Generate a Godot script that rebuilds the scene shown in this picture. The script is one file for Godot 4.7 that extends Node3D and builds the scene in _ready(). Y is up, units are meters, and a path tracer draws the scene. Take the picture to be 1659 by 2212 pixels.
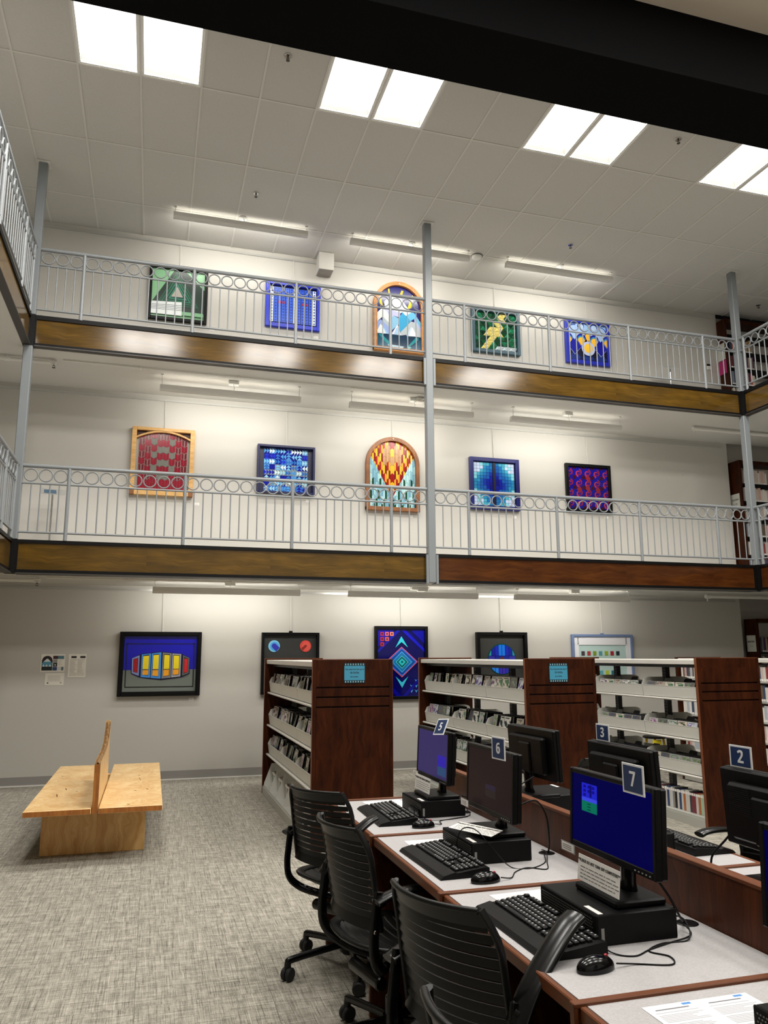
extends Node3D
# A library atrium: three levels of a white gallery wall hung with glass art, two balconies with ring balustrades,
# low media shelving, a run of public computer desks with slatted chairs, and a plank bench. Units are metres.

const BZ = 1.362          # front of the balconies
const HC = 7.42           # ceiling
const FU = 5.462          # top of the upper kerb
const FL = 2.826          # top of the lower kerb
const GX = -1.003         # ceiling grid origin
const GZ = 3.217
const TROFFER = 6.6
const WASHER = 1.6
const HN = 7.70           # ceiling on the near side of the beam
var M = {}
var CM = {}
var taken = {}
var font_bold
var font_plain

# ------------------------------------------------------------------ setting up
func _ready():
	make_camera()
	make_environment()
	make_materials()
	make_ceiling_lights()
	make_shell()
	make_balconies()
	make_wall_washers()
	make_art()
	make_bench()
	make_shelving()
	make_bookcases()
	make_desks()
	make_workstations()
	make_chairs()
	make_small_things()

func make_camera():
	var c = Camera3D.new()
	c.name = "camera"
	c.fov = 66.53
	c.near = 0.05
	c.far = 60.0
	c.transform = Transform3D(Basis(Vector3(0.9597, -0.0030, 0.2809), Vector3(-0.0479, 0.9835, 0.1742), Vector3(-0.2768, -0.1806, 0.9438)).orthonormalized(), Vector3(0, 1.5492, 10.7134))
	add_child(c)
	c.current = true

func make_environment():
	var w = WorldEnvironment.new()
	w.name = "world_environment"
	var e = Environment.new()
	e.background_mode = Environment.BG_COLOR
	e.background_color = Color(0.02, 0.02, 0.02)
	e.tonemap_mode = Environment.TONE_MAPPER_LINEAR
	e.tonemap_exposure = 1.0
	e.sdfgi_enabled = true
	e.ssao_enabled = true
	e.ssil_enabled = true
	w.environment = e
	add_child(w)

func area_light(called, at, size, facing, energy, col = Color(1.0, 0.985, 0.96)):
	var l = AreaLight3D.new()
	l.name = fresh(self, called)
	l.area_size = size
	l.light_energy = energy
	l.light_color = col
	l.shadow_enabled = true
	l.area_range = 30.0
	l.area_attenuation = 2.0
	add_child(l)
	var up = Vector3(0, 0, 1) if absf(facing.y) > 0.9 else Vector3.UP
	l.look_at_from_position(at, at + facing, up)
	return l

# recessed troffers, two tiles wide, in three rows across the atrium
func make_ceiling_lights():
	for row in 3:
		var z0 = [GZ, 6.87, 10.0][row]
		var hy = [HC, HN, HN][row]
		for k in 4:
			for h in 2:
				var x0 = GX + 0.61 * (4 * k + h)
				var t = thing("ceiling_troffer", "", "ceiling light", Vector3(x0 + 0.305, hy, z0 + 0.61), 0.0, "recessed troffers in the atrium ceiling")
				var spot = ["leftmost pair", "second pair from the left", "third pair from the left", "rightmost pair"][k]
				var half = ["left", "right"][h]
				t.set_meta("label", "%s panel of the %s of bright troffers%s" % [half, spot, ["", " above the desks", " over the camera"][row]])
				var s = S()
				var w = 0.61; var d = 1.22; var b = 0.035
				for a in [[Vector3(-w / 2 + b / 2, 0.05, 0), Vector3(b, 0.1, d)], [Vector3(w / 2 - b / 2, 0.05, 0), Vector3(b, 0.1, d)], [Vector3(0, 0.05, -d / 2 + b / 2), Vector3(w - 2 * b, 0.1, b)], [Vector3(0, 0.05, d / 2 - b / 2), Vector3(w - 2 * b, 0.1, b)]]:
					box(s, a[0], a[1])
				part(t, "frame", s, M.white_metal)
				s = S()
				box(s, Vector3(0, 0.105, 0), Vector3(w, 0.01, d))
				part(t, "diffuser", s, M.troffer_glow)
				area_light("troffer_light", Vector3(x0 + 0.305, hy + 0.01, z0 + 0.61), Vector2(w - 2 * b - 0.004, d - 2 * b - 0.004), Vector3.DOWN, TROFFER * [1.0, 1.0, 0.75][row])

# ------------------------------------------------------------------ nodes
func fresh(parent, called):
	var k = str(parent.get_instance_id()) + "/" + called
	var n = taken.get(k, 0)
	taken[k] = n + 1
	return called if n == 0 else "%s_%03d" % [called, n]

func thing(called, label, category, at = Vector3.ZERO, turn = 0.0, group = ""):
	var o = Node3D.new()
	o.name = fresh(self, called)
	add_child(o)
	o.position = at
	o.rotation.y = turn
	tag(o, label, category, group)
	return o

func tag(o, label, category, group = ""):
	o.set_meta("label", label)
	o.set_meta("category", category)
	if group != "":
		o.set_meta("group", group)
	return o

func part(parent, called, what, m, at = Vector3.ZERO, turn = Basis.IDENTITY):
	var o = MeshInstance3D.new()
	o.name = fresh(parent, called)
	o.mesh = what.commit() if what is SurfaceTool else what
	o.material_override = m
	o.transform = Transform3D(turn, at)
	parent.add_child(o)
	return o

func solo(called, label, category, what, m, at = Vector3.ZERO, turn = Basis.IDENTITY, group = ""):
	var o = part(self, called, what, m, at, turn)
	return tag(o, label, category, group)

func struct(called, what, m):
	var o = part(self, called, what, m)
	o.set_meta("kind", "structure")
	return o

func copy(o, called, at, turn, label):
	var c = o.duplicate()
	c.name = fresh(self, called)
	add_child(c)
	c.position = at
	c.rotation.y = turn
	c.set_meta("label", label)
	return c

# ------------------------------------------------------------------ shapes
func S():
	var s = SurfaceTool.new()
	s.begin(Mesh.PRIMITIVE_TRIANGLES)
	return s

func tri(s, a, b, c, na, nb, nc, ua = Vector2.ZERO, ub = Vector2.ZERO, uc = Vector2.ZERO):
	if (b - a).cross(c - a).dot(na + nb + nc) > 0.0:
		s.set_normal(na); s.set_uv(ua); s.add_vertex(a)
		s.set_normal(nc); s.set_uv(uc); s.add_vertex(c)
		s.set_normal(nb); s.set_uv(ub); s.add_vertex(b)
	else:
		s.set_normal(na); s.set_uv(ua); s.add_vertex(a)
		s.set_normal(nb); s.set_uv(ub); s.add_vertex(b)
		s.set_normal(nc); s.set_uv(uc); s.add_vertex(c)

func quad(s, a, b, c, d, n):
	tri(s, a, b, c, n, n, n, Vector2(0, 1), Vector2(1, 1), Vector2(1, 0))
	tri(s, a, c, d, n, n, n, Vector2(0, 1), Vector2(1, 0), Vector2(0, 0))

func box(s, c, size, t = Basis.IDENTITY):
	var h = size * 0.5
	for ax in 3:
		for sg in [-1.0, 1.0]:
			var n = Vector3.ZERO; n[ax] = sg
			var u = Vector3.ZERO; u[(ax + 1) % 3] = 1.0
			var v = Vector3.ZERO; v[(ax + 2) % 3] = 1.0
			var o = n * h[ax]
			var p = u * h[(ax + 1) % 3]
			var q = v * h[(ax + 2) % 3]
			quad(s, c + t * (o - p - q), c + t * (o + p - q), c + t * (o + p + q), c + t * (o - p + q), t * n)

# a box with its edges cut off by r
func cbox(s, c, size, r, t = Basis.IDENTITY):
	var h = size * 0.5
	r = minf(r, minf(h.x, minf(h.y, h.z)) * 0.98)
	var i = h - Vector3(r, r, r)
	for ax in 3:
		var b = (ax + 1) % 3
		var e = (ax + 2) % 3
		for sg in [-1.0, 1.0]:
			var n = Vector3.ZERO; n[ax] = sg
			var pts = []
			for k in [[-1, -1], [1, -1], [1, 1], [-1, 1]]:
				var p = Vector3.ZERO
				p[ax] = sg * h[ax]; p[b] = k[0] * i[b]; p[e] = k[1] * i[e]
				pts.append(c + t * p)
			quad(s, pts[0], pts[1], pts[2], pts[3], t * n)
			for sb in [-1.0, 1.0]:
				var m = Vector3.ZERO; m[ax] = sg; m[b] = sb
				var p0 = Vector3.ZERO; p0[ax] = sg * h[ax]; p0[b] = sb * i[b]; p0[e] = -i[e]
				var p1 = p0; p1[e] = i[e]
				var p2 = Vector3.ZERO; p2[ax] = sg * i[ax]; p2[b] = sb * h[b]; p2[e] = i[e]
				var p3 = p2; p3[e] = -i[e]
				quad(s, c + t * p0, c + t * p1, c + t * p2, c + t * p3, t * m.normalized())
	for sx in [-1.0, 1.0]:
		for sy in [-1.0, 1.0]:
			for sz in [-1.0, 1.0]:
				var n = t * Vector3(sx, sy, sz).normalized()
				tri(s, c + t * Vector3(sx * h.x, sy * i.y, sz * i.z), c + t * Vector3(sx * i.x, sy * h.y, sz * i.z), c + t * Vector3(sx * i.x, sy * i.y, sz * h.z), n, n, n)

# a swept tube; ra across, rb along the frame's second axis; rs scales per point
func tube(s, pts, ra, seg = 8, closed = false, rb = -1.0, side = Vector3.ZERO, rs = []):
	if rb < 0.0:
		rb = ra
	var n = pts.size()
	var rings = []
	var norms = []
	var prev = side
	for k in n:
		var a = pts[(k - 1 + n) % n] if (closed or k > 0) else pts[k]
		var b = pts[(k + 1) % n] if (closed or k < n - 1) else pts[k]
		var d = (b - a).normalized()
		if prev == Vector3.ZERO:
			prev = Vector3.UP if absf(d.y) < 0.9 else Vector3.RIGHT
		var u = (prev - d * prev.dot(d)).normalized()
		var v = d.cross(u)
		prev = u
		var f = rs[k] if rs.size() > k else 1.0
		var ring = []
		var nn = []
		for j in seg:
			var g = TAU * j / seg
			ring.append(pts[k] + (u * cos(g) * ra + v * sin(g) * rb) * f)
			nn.append((u * cos(g) / ra + v * sin(g) / rb).normalized())
		rings.append(ring)
		norms.append(nn)
	for k in (n if closed else n - 1):
		var k2 = (k + 1) % n
		for j in seg:
			var j2 = (j + 1) % seg
			tri(s, rings[k][j], rings[k2][j], rings[k2][j2], norms[k][j], norms[k2][j], norms[k2][j2])
			tri(s, rings[k][j], rings[k2][j2], rings[k][j2], norms[k][j], norms[k2][j2], norms[k][j2])
	if not closed:
		for e in [0, n - 1]:
			var d = (pts[0] - pts[1]).normalized() if e == 0 else (pts[n - 1] - pts[n - 2]).normalized()
			for j in seg:
				tri(s, pts[e], rings[e][j], rings[e][(j + 1) % seg], d, d, d)

func rod(s, a, b, r, seg = 8):
	tube(s, [a, b], r, seg)

func lathe(s, prof, seg = 16, at = Vector3.ZERO, t = Basis.IDENTITY):
	for k in prof.size() - 1:
		var p = prof[k]
		var q = prof[k + 1]
		var e = q - p
		var nr = Vector2(e.y, -e.x).normalized()
		for j in seg:
			var g = TAU * j / seg
			var h = TAU * (j + 1) / seg
			var cg = Vector3(cos(g), 0, sin(g)); var ch = Vector3(cos(h), 0, sin(h))
			var ng = t * (cg * nr.x + Vector3.UP * nr.y); var nh = t * (ch * nr.x + Vector3.UP * nr.y)
			var a = at + t * (cg * p.x + Vector3.UP * p.y); var b = at + t * (ch * p.x + Vector3.UP * p.y)
			var c = at + t * (ch * q.x + Vector3.UP * q.y); var d = at + t * (cg * q.x + Vector3.UP * q.y)
			if p.x > 0.00001:
				tri(s, a, b, c, ng, nh, nh)
			if q.x > 0.00001:
				tri(s, a, c, d, ng, nh, ng)

# a flat polygon (x, y) given thickness from z0 to z1
func prism(s, poly, z0, z1, xf = Transform3D.IDENTITY):
	var p = PackedVector2Array(poly)
	if p.size() > 2 and Geometry2D.is_polygon_clockwise(p):
		p.reverse()
	var idx = Geometry2D.triangulate_polygon(p)
	var nf = xf.basis * Vector3(0, 0, 1)
	for k in range(0, idx.size(), 3):
		var a = p[idx[k]]; var b = p[idx[k + 1]]; var c = p[idx[k + 2]]
		tri(s, xf * Vector3(a.x, a.y, z1), xf * Vector3(b.x, b.y, z1), xf * Vector3(c.x, c.y, z1), nf, nf, nf)
		tri(s, xf * Vector3(a.x, a.y, z0), xf * Vector3(b.x, b.y, z0), xf * Vector3(c.x, c.y, z0), -nf, -nf, -nf)
	for k in p.size():
		var a = p[k]; var b = p[(k + 1) % p.size()]
		if a.distance_to(b) < 0.00001:
			continue
		var e = (b - a).normalized()
		var n = xf.basis * Vector3(e.y, -e.x, 0)
		quad(s, xf * Vector3(a.x, a.y, z0), xf * Vector3(b.x, b.y, z0), xf * Vector3(b.x, b.y, z1), xf * Vector3(a.x, a.y, z1), n)

# a printed sheet: front face carries the whole texture, thickness t, facing +z, centred on its middle
func sheet(s, w, h, t):
	quad(s, Vector3(-w / 2, -h / 2, t), Vector3(w / 2, -h / 2, t), Vector3(w / 2, h / 2, t), Vector3(-w / 2, h / 2, t), Vector3(0, 0, 1))
	quad(s, Vector3(-w / 2, -h / 2, 0), Vector3(w / 2, -h / 2, 0), Vector3(w / 2, h / 2, 0), Vector3(-w / 2, h / 2, 0), Vector3(0, 0, -1))
	for a in [[Vector3(-w / 2, -h / 2, 0), Vector3(w / 2, -h / 2, 0), Vector3.DOWN], [Vector3(-w / 2, h / 2, 0), Vector3(w / 2, h / 2, 0), Vector3.UP], [Vector3(-w / 2, -h / 2, 0), Vector3(-w / 2, h / 2, 0), Vector3.LEFT], [Vector3(w / 2, -h / 2, 0), Vector3(w / 2, h / 2, 0), Vector3.RIGHT]]:
		quad(s, a[0], a[1], a[1] + Vector3(0, 0, t), a[0] + Vector3(0, 0, t), a[2])

func words(parent, called, txt, size, at, turn, m, bold = true, thick = 0.0015):
	var t = TextMesh.new()
	t.text = txt
	t.font = font_bold if bold else font_plain
	t.font_size = 64
	t.pixel_size = size / 64.0
	t.depth = thick
	t.curve_step = 4.0
	return part(parent, called, t, m, at, turn)

# ------------------------------------------------------------------ materials
func hexc(h):
	return Color.html(h)

func mat(col, rough = 0.6, metal = 0.0, spec = 0.5):
	var m = StandardMaterial3D.new()
	m.albedo_color = col
	m.roughness = rough
	m.metallic = metal
	m.metallic_specular = spec
	return m

# one glossy material per colour (art glass, covers, cards)
func cm(h, rough = 0.3):
	var k = h + str(rough)
	if not CM.has(k):
		CM[k] = mat(hexc(h), rough)
	return CM[k]

func noise(sd, freq, oct = 3, kind = FastNoiseLite.TYPE_SIMPLEX_SMOOTH):
	var n = FastNoiseLite.new()
	n.seed = sd
	n.frequency = freq
	n.noise_type = kind
	n.fractal_octaves = oct
	return n

func tex(img, mips = true):
	if mips:
		img.generate_mipmaps()
	return ImageTexture.create_from_image(img)

# grain along v (upright) or along u; two tones and a fleck
func grain_image(size, dark, light, sd, along_u, stretch, wave):
	var img = Image.create(size, size, false, Image.FORMAT_RGB8)
	var n1 = noise(sd, 0.035)
	var n2 = noise(sd + 7, 0.16, 2)
	var n3 = noise(sd + 13, 0.012)
	for y in size:
		for x in size:
			var a = y if along_u else x
			var l = x if along_u else y
			var w = n3.get_noise_2d(l * 0.7, a * 0.7) * wave
			var v = n1.get_noise_2d((a + w) * 1.0, l / stretch) * 0.55 + n2.get_noise_2d((a + w) * 1.0, l / (stretch * 1.6)) * 0.35 + n3.get_noise_2d(a, l * 0.5) * 0.5
			img.set_pixel(x, y, dark.lerp(light, clampf(v * 0.8 + 0.5, 0.0, 1.0)))
	return img

func wood(img, rough, scale, coat = 0.0):
	var m = mat(Color.WHITE, rough)
	m.albedo_texture = tex(img)
	m.uv1_triplanar = true
	m.uv1_scale = scale
	if coat > 0.0:
		m.clearcoat_enabled = true
		m.clearcoat = coat
		m.clearcoat_roughness = 0.12
	return m

func printed(img, rough = 0.5):
	var m = mat(Color.WHITE, rough)
	m.albedo_texture = tex(img)
	return m

func make_materials():
	font_bold = SystemFont.new()
	font_bold.font_names = PackedStringArray(["Droid Sans"])
	font_bold.font_weight = 700
	font_plain = SystemFont.new()
	font_plain.font_names = PackedStringArray(["Droid Sans"])
	M.wall = mat(hexc("bfbcb5"), 0.42)
	M.ceiling_paint = mat(hexc("d4c8b8"), 0.8)
	M.soffit = mat(hexc("d0cec8"), 0.6)
	M.white_metal = mat(hexc("e6e6e2"), 0.35)
	M.white_matte = mat(hexc("e2e0da"), 0.6)
	M.grid = mat(hexc("d3d1cb"), 0.5)
	M.rail = mat(hexc("84888b"), 0.35)
	M.column = mat(hexc("7b8083"), 0.35)
	M.washer = mat(hexc("d6d4ce"), 0.45)
	M.steel_dark = mat(hexc("0a0a0a"), 0.5, 0.0, 0.3)
	M.steel_soffit = mat(hexc("3a3632"), 0.4)
	M.beam = mat(hexc("040405"), 0.8, 0.0, 0.2)
	M.beam_line = mat(hexc("020203"), 0.9)
	M.baseboard = mat(hexc("8d8a86"), 0.5)
	M.strip = mat(hexc("d8d6d0"), 0.4)
	M.alu = mat(hexc("c9c9c6"), 0.3, 0.6)
	M.chrome = mat(hexc("d0d0d0"), 0.15, 1.0)
	M.black = mat(hexc("070708"), 0.42, 0.0, 0.3)
	M.black_gloss = mat(hexc("060607"), 0.16, 0.0, 0.4)
	M.black_matte = mat(hexc("080808"), 0.7, 0.0, 0.25)
	M.chair = mat(hexc("0d0d0c"), 0.38, 0.0, 0.4)
	M.chair_frame = mat(hexc("060606"), 0.24, 0.0, 0.4)
	M.rubber = mat(hexc("121212"), 0.6)
	M.key = mat(hexc("121213"), 0.45, 0.0, 0.35)
	M.key_mark = mat(hexc("999a98"), 0.5)
	M.paper = mat(hexc("ece9e4"), 0.7)
	M.ink = mat(hexc("1c1c20"), 0.7)
	M.bin = mat(hexc("d6d5cd"), 0.4)
	M.shelf_white = mat(hexc("dcd9d1"), 0.3)
	M.shelf_grey = mat(hexc("b4b4ac"), 0.4)
	M.post = mat(hexc("2c2d2c"), 0.4)
	M.slot = mat(hexc("a7a8a4"), 0.5)
	M.sign_blue = mat(hexc("1c3562"), 0.3)
	M.sign_white = mat(hexc("eef0f2"), 0.4)
	M.clear = mat(Color(0.92, 0.94, 0.95, 0.18), 0.05)
	M.clear.transparency = BaseMaterial3D.TRANSPARENCY_ALPHA
	M.troffer_glow = mat(hexc("ffffff"), 0.5)
	M.troffer_glow.emission_enabled = true
	M.troffer_glow.emission = Color(1.0, 0.99, 0.97)
	M.troffer_glow.emission_energy_multiplier = 1.6
	M.tube_glow = mat(hexc("ffffff"), 0.5)
	M.tube_glow.emission_enabled = true
	M.tube_glow.emission = Color(1.0, 0.98, 0.94)
	M.tube_glow.emission_energy_multiplier = 1.3
	# ceiling tile: fine mineral speckle
	var img = Image.create(128, 128, false, Image.FORMAT_RGB8)
	var rng = RandomNumberGenerator.new()
	rng.seed = 11
	for y in 128:
		for x in 128:
			var v = 0.79 + rng.randf_range(-0.035, 0.02)
			if rng.randf() < 0.03:
				v -= 0.07
			img.set_pixel(x, y, Color(v, v * 0.99, v * 0.965))
	M.tile = mat(Color.WHITE, 0.85)
	M.tile.albedo_texture = tex(img)
	M.tile.uv1_triplanar = true
	M.tile.uv1_scale = Vector3(3.3, 3.3, 3.3)
	# woven carpet: crossing warp and weft threads, dark flecks
	var size = 512
	img = Image.create(size, size, false, Image.FORMAT_RGB8)
	var c = noise(9, 0.014, 3)
	rng.seed = 5
	var tone = PackedFloat32Array()
	tone.resize(size * size)
	for y in size:
		for x in size:
			tone[y * size + x] = 0.6 + c.get_noise_2d(x, y) * 0.12 + rng.randf_range(-0.13, 0.13) + (0.03 if (x / 3 + y / 3) % 2 == 0 else -0.03)
	for k in 4200:
		var across = k % 2 == 0
		var l = rng.randi_range(20, 190)
		var x = rng.randi() % size
		var y = rng.randi() % size
		var d = rng.randf_range(-0.21, 0.12)
		for j in l:
			var p = posmod(x + j, size) + y * size if across else x + posmod(y + j, size) * size
			tone[p] += d * (0.6 + 0.4 * sin(j * 0.9 + k))
			tone[(p + (size if across else 1)) % (size * size)] += d * 0.7
	for y in size:
		for x in size:
			img.set_pixel(x, y, hexc("45423b").lerp(hexc("d6d0c2"), clampf(tone[y * size + x], 0.0, 1.0)))
	M.carpet = mat(Color.WHITE, 0.95, 0.0, 0.2)
	M.carpet.albedo_texture = tex(img)
	# woods
	M.mahogany = wood(grain_image(384, hexc("260e04"), hexc("46200b"), 21, false, 14.0, 18.0), 0.45, Vector3(1.4, 1.4, 1.4))
	M.mahogany.metallic_specular = 0.25
	M.desk_wood = wood(grain_image(256, hexc("381808"), hexc("5c3016"), 25, false, 14.0, 14.0), 0.4, Vector3(1.6, 1.6, 1.6))
	M.desk_wood.metallic_specular = 0.3
	M.mahogany_edge = mat(hexc("7a4328"), 0.35)
	M.desk_trim = mat(hexc("633820"), 0.4, 0.0, 0.35)
	M.fascia = wood(grain_image(384, hexc("43300d"), hexc("654a17"), 33, true, 14.0, 10.0), 0.14, Vector3(0.7, 0.7, 0.7))
	M.fascia_red = wood(grain_image(384, hexc("34190a"), hexc("552f11"), 41, true, 14.0, 10.0), 0.14, Vector3(0.7, 0.7, 0.7))
	M.pine = wood(grain_image(384, hexc("c08a48"), hexc("e3bd7f"), 55, false, 26.0, 26.0), 0.4, Vector3(1.1, 1.1, 1.1))
	M.pine_top = wood(grain_image(384, hexc("cfa266"), hexc("ecd09c"), 57, false, 22.0, 60.0), 0.34, Vector3(1.0, 1.0, 1.0))
	M.pine_end = wood(grain_image(256, hexc("8a4f1b"), hexc("b87630"), 59, false, 16.0, 8.0), 0.5, Vector3(3, 3, 3))
	M.bark = wood(grain_image(256, hexc("5d4126"), hexc("b28a55"), 61, false, 2.0, 30.0), 0.6, Vector3(5, 5, 5))
	M.frame_oak = wood(grain_image(256, hexc("a8672a"), hexc("cf9350"), 63, true, 12.0, 10.0), 0.45, Vector3(3, 3, 3))
	M.frame_pine = wood(grain_image(256, hexc("c5924e"), hexc("e0b676"), 65, true, 12.0, 10.0), 0.45, Vector3(3, 3, 3))
	M.frame_walnut = wood(grain_image(256, hexc("6c3f1d"), hexc("9c6431"), 67, false, 12.0, 10.0), 0.45, Vector3(3, 3, 3))
	# pale speckled laminate
	img = Image.create(128, 128, false, Image.FORMAT_RGB8)
	rng.seed = 77
	for y in 128:
		for x in 128:
			var v = 0.665 + rng.randf_range(-0.03, 0.03)
			img.set_pixel(x, y, Color(v, v * 0.985, v * 0.985))
	M.laminate = wood(img, 0.42, Vector3(2.5, 2.5, 2.5))
	# typed page: grey lines of text on white
	M.page = []
	for k in 4:
		rng.seed = 200 + k
		img = Image.create(96, 128, false, Image.FORMAT_RGB8)
		img.fill(Color(0.93, 0.92, 0.9))
		var y = 8
		while y < 120:
			var x = 8
			var e = 88 - rng.randi_range(0, 22)
			while x < e:
				var w = rng.randi_range(2, 7)
				var g = rng.randf_range(0.35, 0.7)
				img.fill_rect(Rect2i(x, y, mini(w, e - x), 1), Color(g, g, g))
				x += w + 1
			y += 3 if rng.randf() < 0.82 else 7
		M.page.append(printed(img, 0.6))
	img = Image.create(192, 144, false, Image.FORMAT_RGB8)
	img.fill(Color(0.9, 0.89, 0.88))
	rng.seed = 260
	for half in 2:
		img.fill_rect(Rect2i(8 + 96 * half + 60, 3, 16, 6), hexc("3f7fc0"))
		img.fill_rect(Rect2i(14 + 96 * half, 14, 60, 3), Color(0.35, 0.35, 0.38))
		for y in range(24, 138, 4):
			if y % 28 < 4:
				continue
			img.fill_rect(Rect2i(8 + 96 * half, y, rng.randi_range(50, 80), 2), Color(0.62, 0.62, 0.64))
	M.spread = printed(img, 0.6)

# ------------------------------------------------------------------ room shell
func slab(called, c, size, m):
	var s = S()
	box(s, c, size)
	return struct(called, s, m)

func make_shell():
	# floor with loose-laid carpet squares, quarter-turned
	var s = S()
	box(s, Vector3(4.75, -0.11, 7.0), Vector3(16.9, 0.2, 14.6))
	var fl = struct("floor", s, M.carpet)
	s = S()
	box(s, Vector3.ZERO, Vector3(0.6085, 0.012, 0.6085))
	var tile = s.commit()
	for i in 14:
		for j in 18:
			var b = Basis(Vector3.UP, PI / 2 * ((i + j) % 2)) * Basis(Vector3.UP, PI * ((i * 7 + j * 3) % 2))
			part(fl, "carpet_square", tile, M.carpet, Vector3(-2.44 + 0.61 * (i + 0.5), -0.006, 0.61 * (j + 0.5)), b)
	# walls
	slab("wall_back", Vector3(2.885, 3.72, -0.15), Vector3(12.67, 7.46, 0.3), M.wall)
	slab("wall_recess", Vector3(11.2, 3.72, -0.3), Vector3(3.96, 7.46, 0.24), M.wall)
	slab("wall_left", Vector3(-3.55, 3.87, 7.0), Vector3(0.2, 7.76, 14.4), M.wall)
	slab("wall_right", Vector3(13.1, 3.87, 7.0), Vector3(0.2, 7.76, 14.9), M.wall)
	slab("wall_front", Vector3(4.75, 3.87, 14.2), Vector3(16.9, 7.76, 0.2), M.wall)
	# vinyl cove base with a pale strip at the carpet
	slab("baseboard_back", Vector3(2.885, 0.062, 0.004), Vector3(12.67, 0.1, 0.008), M.baseboard)
	slab("baseboard_back", Vector3(2.885, 0.008, 0.007), Vector3(12.67, 0.016, 0.014), M.strip)
	# picture rails
	for y in [7.345, 5.005, 2.402]:
		s = S()
		box(s, Vector3(3.3, y, 0.008), Vector3(11.6, 0.028, 0.016))
		box(s, Vector3(3.3, y - 0.012, 0.018), Vector3(11.6, 0.006, 0.008))
		struct("trim_picture_rail", s, M.alu)
	# ceiling: slab, lay-in tiles and grid bars
	s = S()
	box(s, Vector3(4.75, HC + 0.23, 2.3), Vector3(16.9, 0.16, 4.6))
	var ce = struct("ceiling", s, M.ceiling_paint)
	var zs = [0.0, GZ - 2.44, GZ - 1.22, GZ, GZ + 1.22, 4.51]
	var meshes = []
	for j in 5:
		s = S()
		box(s, Vector3.ZERO, Vector3(0.604, 0.016, zs[j + 1] - zs[j] - 0.006))
		meshes.append(s.commit())
	for i in range(-4, 23):
		for j in 5:
			if j == 3 and i >= 0 and i < 16 and i % 4 < 2:
				continue
			part(ce, "ceiling_tile", meshes[j], M.tile, Vector3(GX + 0.61 * (i + 0.5), HC + 0.012, (zs[j] + zs[j + 1]) / 2))
	for i in range(-4, 24):
		s = S()
		box(s, Vector3(GX + 0.61 * i, HC + 0.001, 2.255), Vector3(0.022, 0.008, 4.51))
		part(ce, "grid_bar", s, M.grid)
	for j in range(1, 5):
		s = S()
		box(s, Vector3(4.75, HC + 0.0012, zs[j]), Vector3(16.9, 0.008, 0.022))
		part(ce, "grid_bar", s, M.grid)
	# plain ceiling on the near side of the beam, open at the troffers
	s = S()
	for a in [[5.0, 6.87], [8.09, 10.0], [11.22, 14.2]]:
		box(s, Vector3(4.75, HN + 0.075, (a[0] + a[1]) / 2), Vector3(16.9, 0.15, a[1] - a[0]))
	for z in [7.48, 10.61]:
		var x = -3.7
		for k in 5:
			var e = GX + 0.61 * 4 * k if k < 4 else 13.2
			box(s, Vector3((x + e) / 2, HN + 0.075, z), Vector3(e - x, 0.15, 1.22))
			x = e + 1.22
	box(s, Vector3(4.75, HN + 0.22, 9.7), Vector3(16.9, 0.14, 9.2))
	struct("ceiling", s, M.ceiling_paint)
	# deep black beam across the atrium: web and bottom flange
	s = S()
	box(s, Vector3(4.75, (7.0 + HN) / 2 + 0.03, 4.85), Vector3(16.9, HN - 7.0 + 0.06, 0.7))
	struct("beam", s, M.beam)

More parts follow.
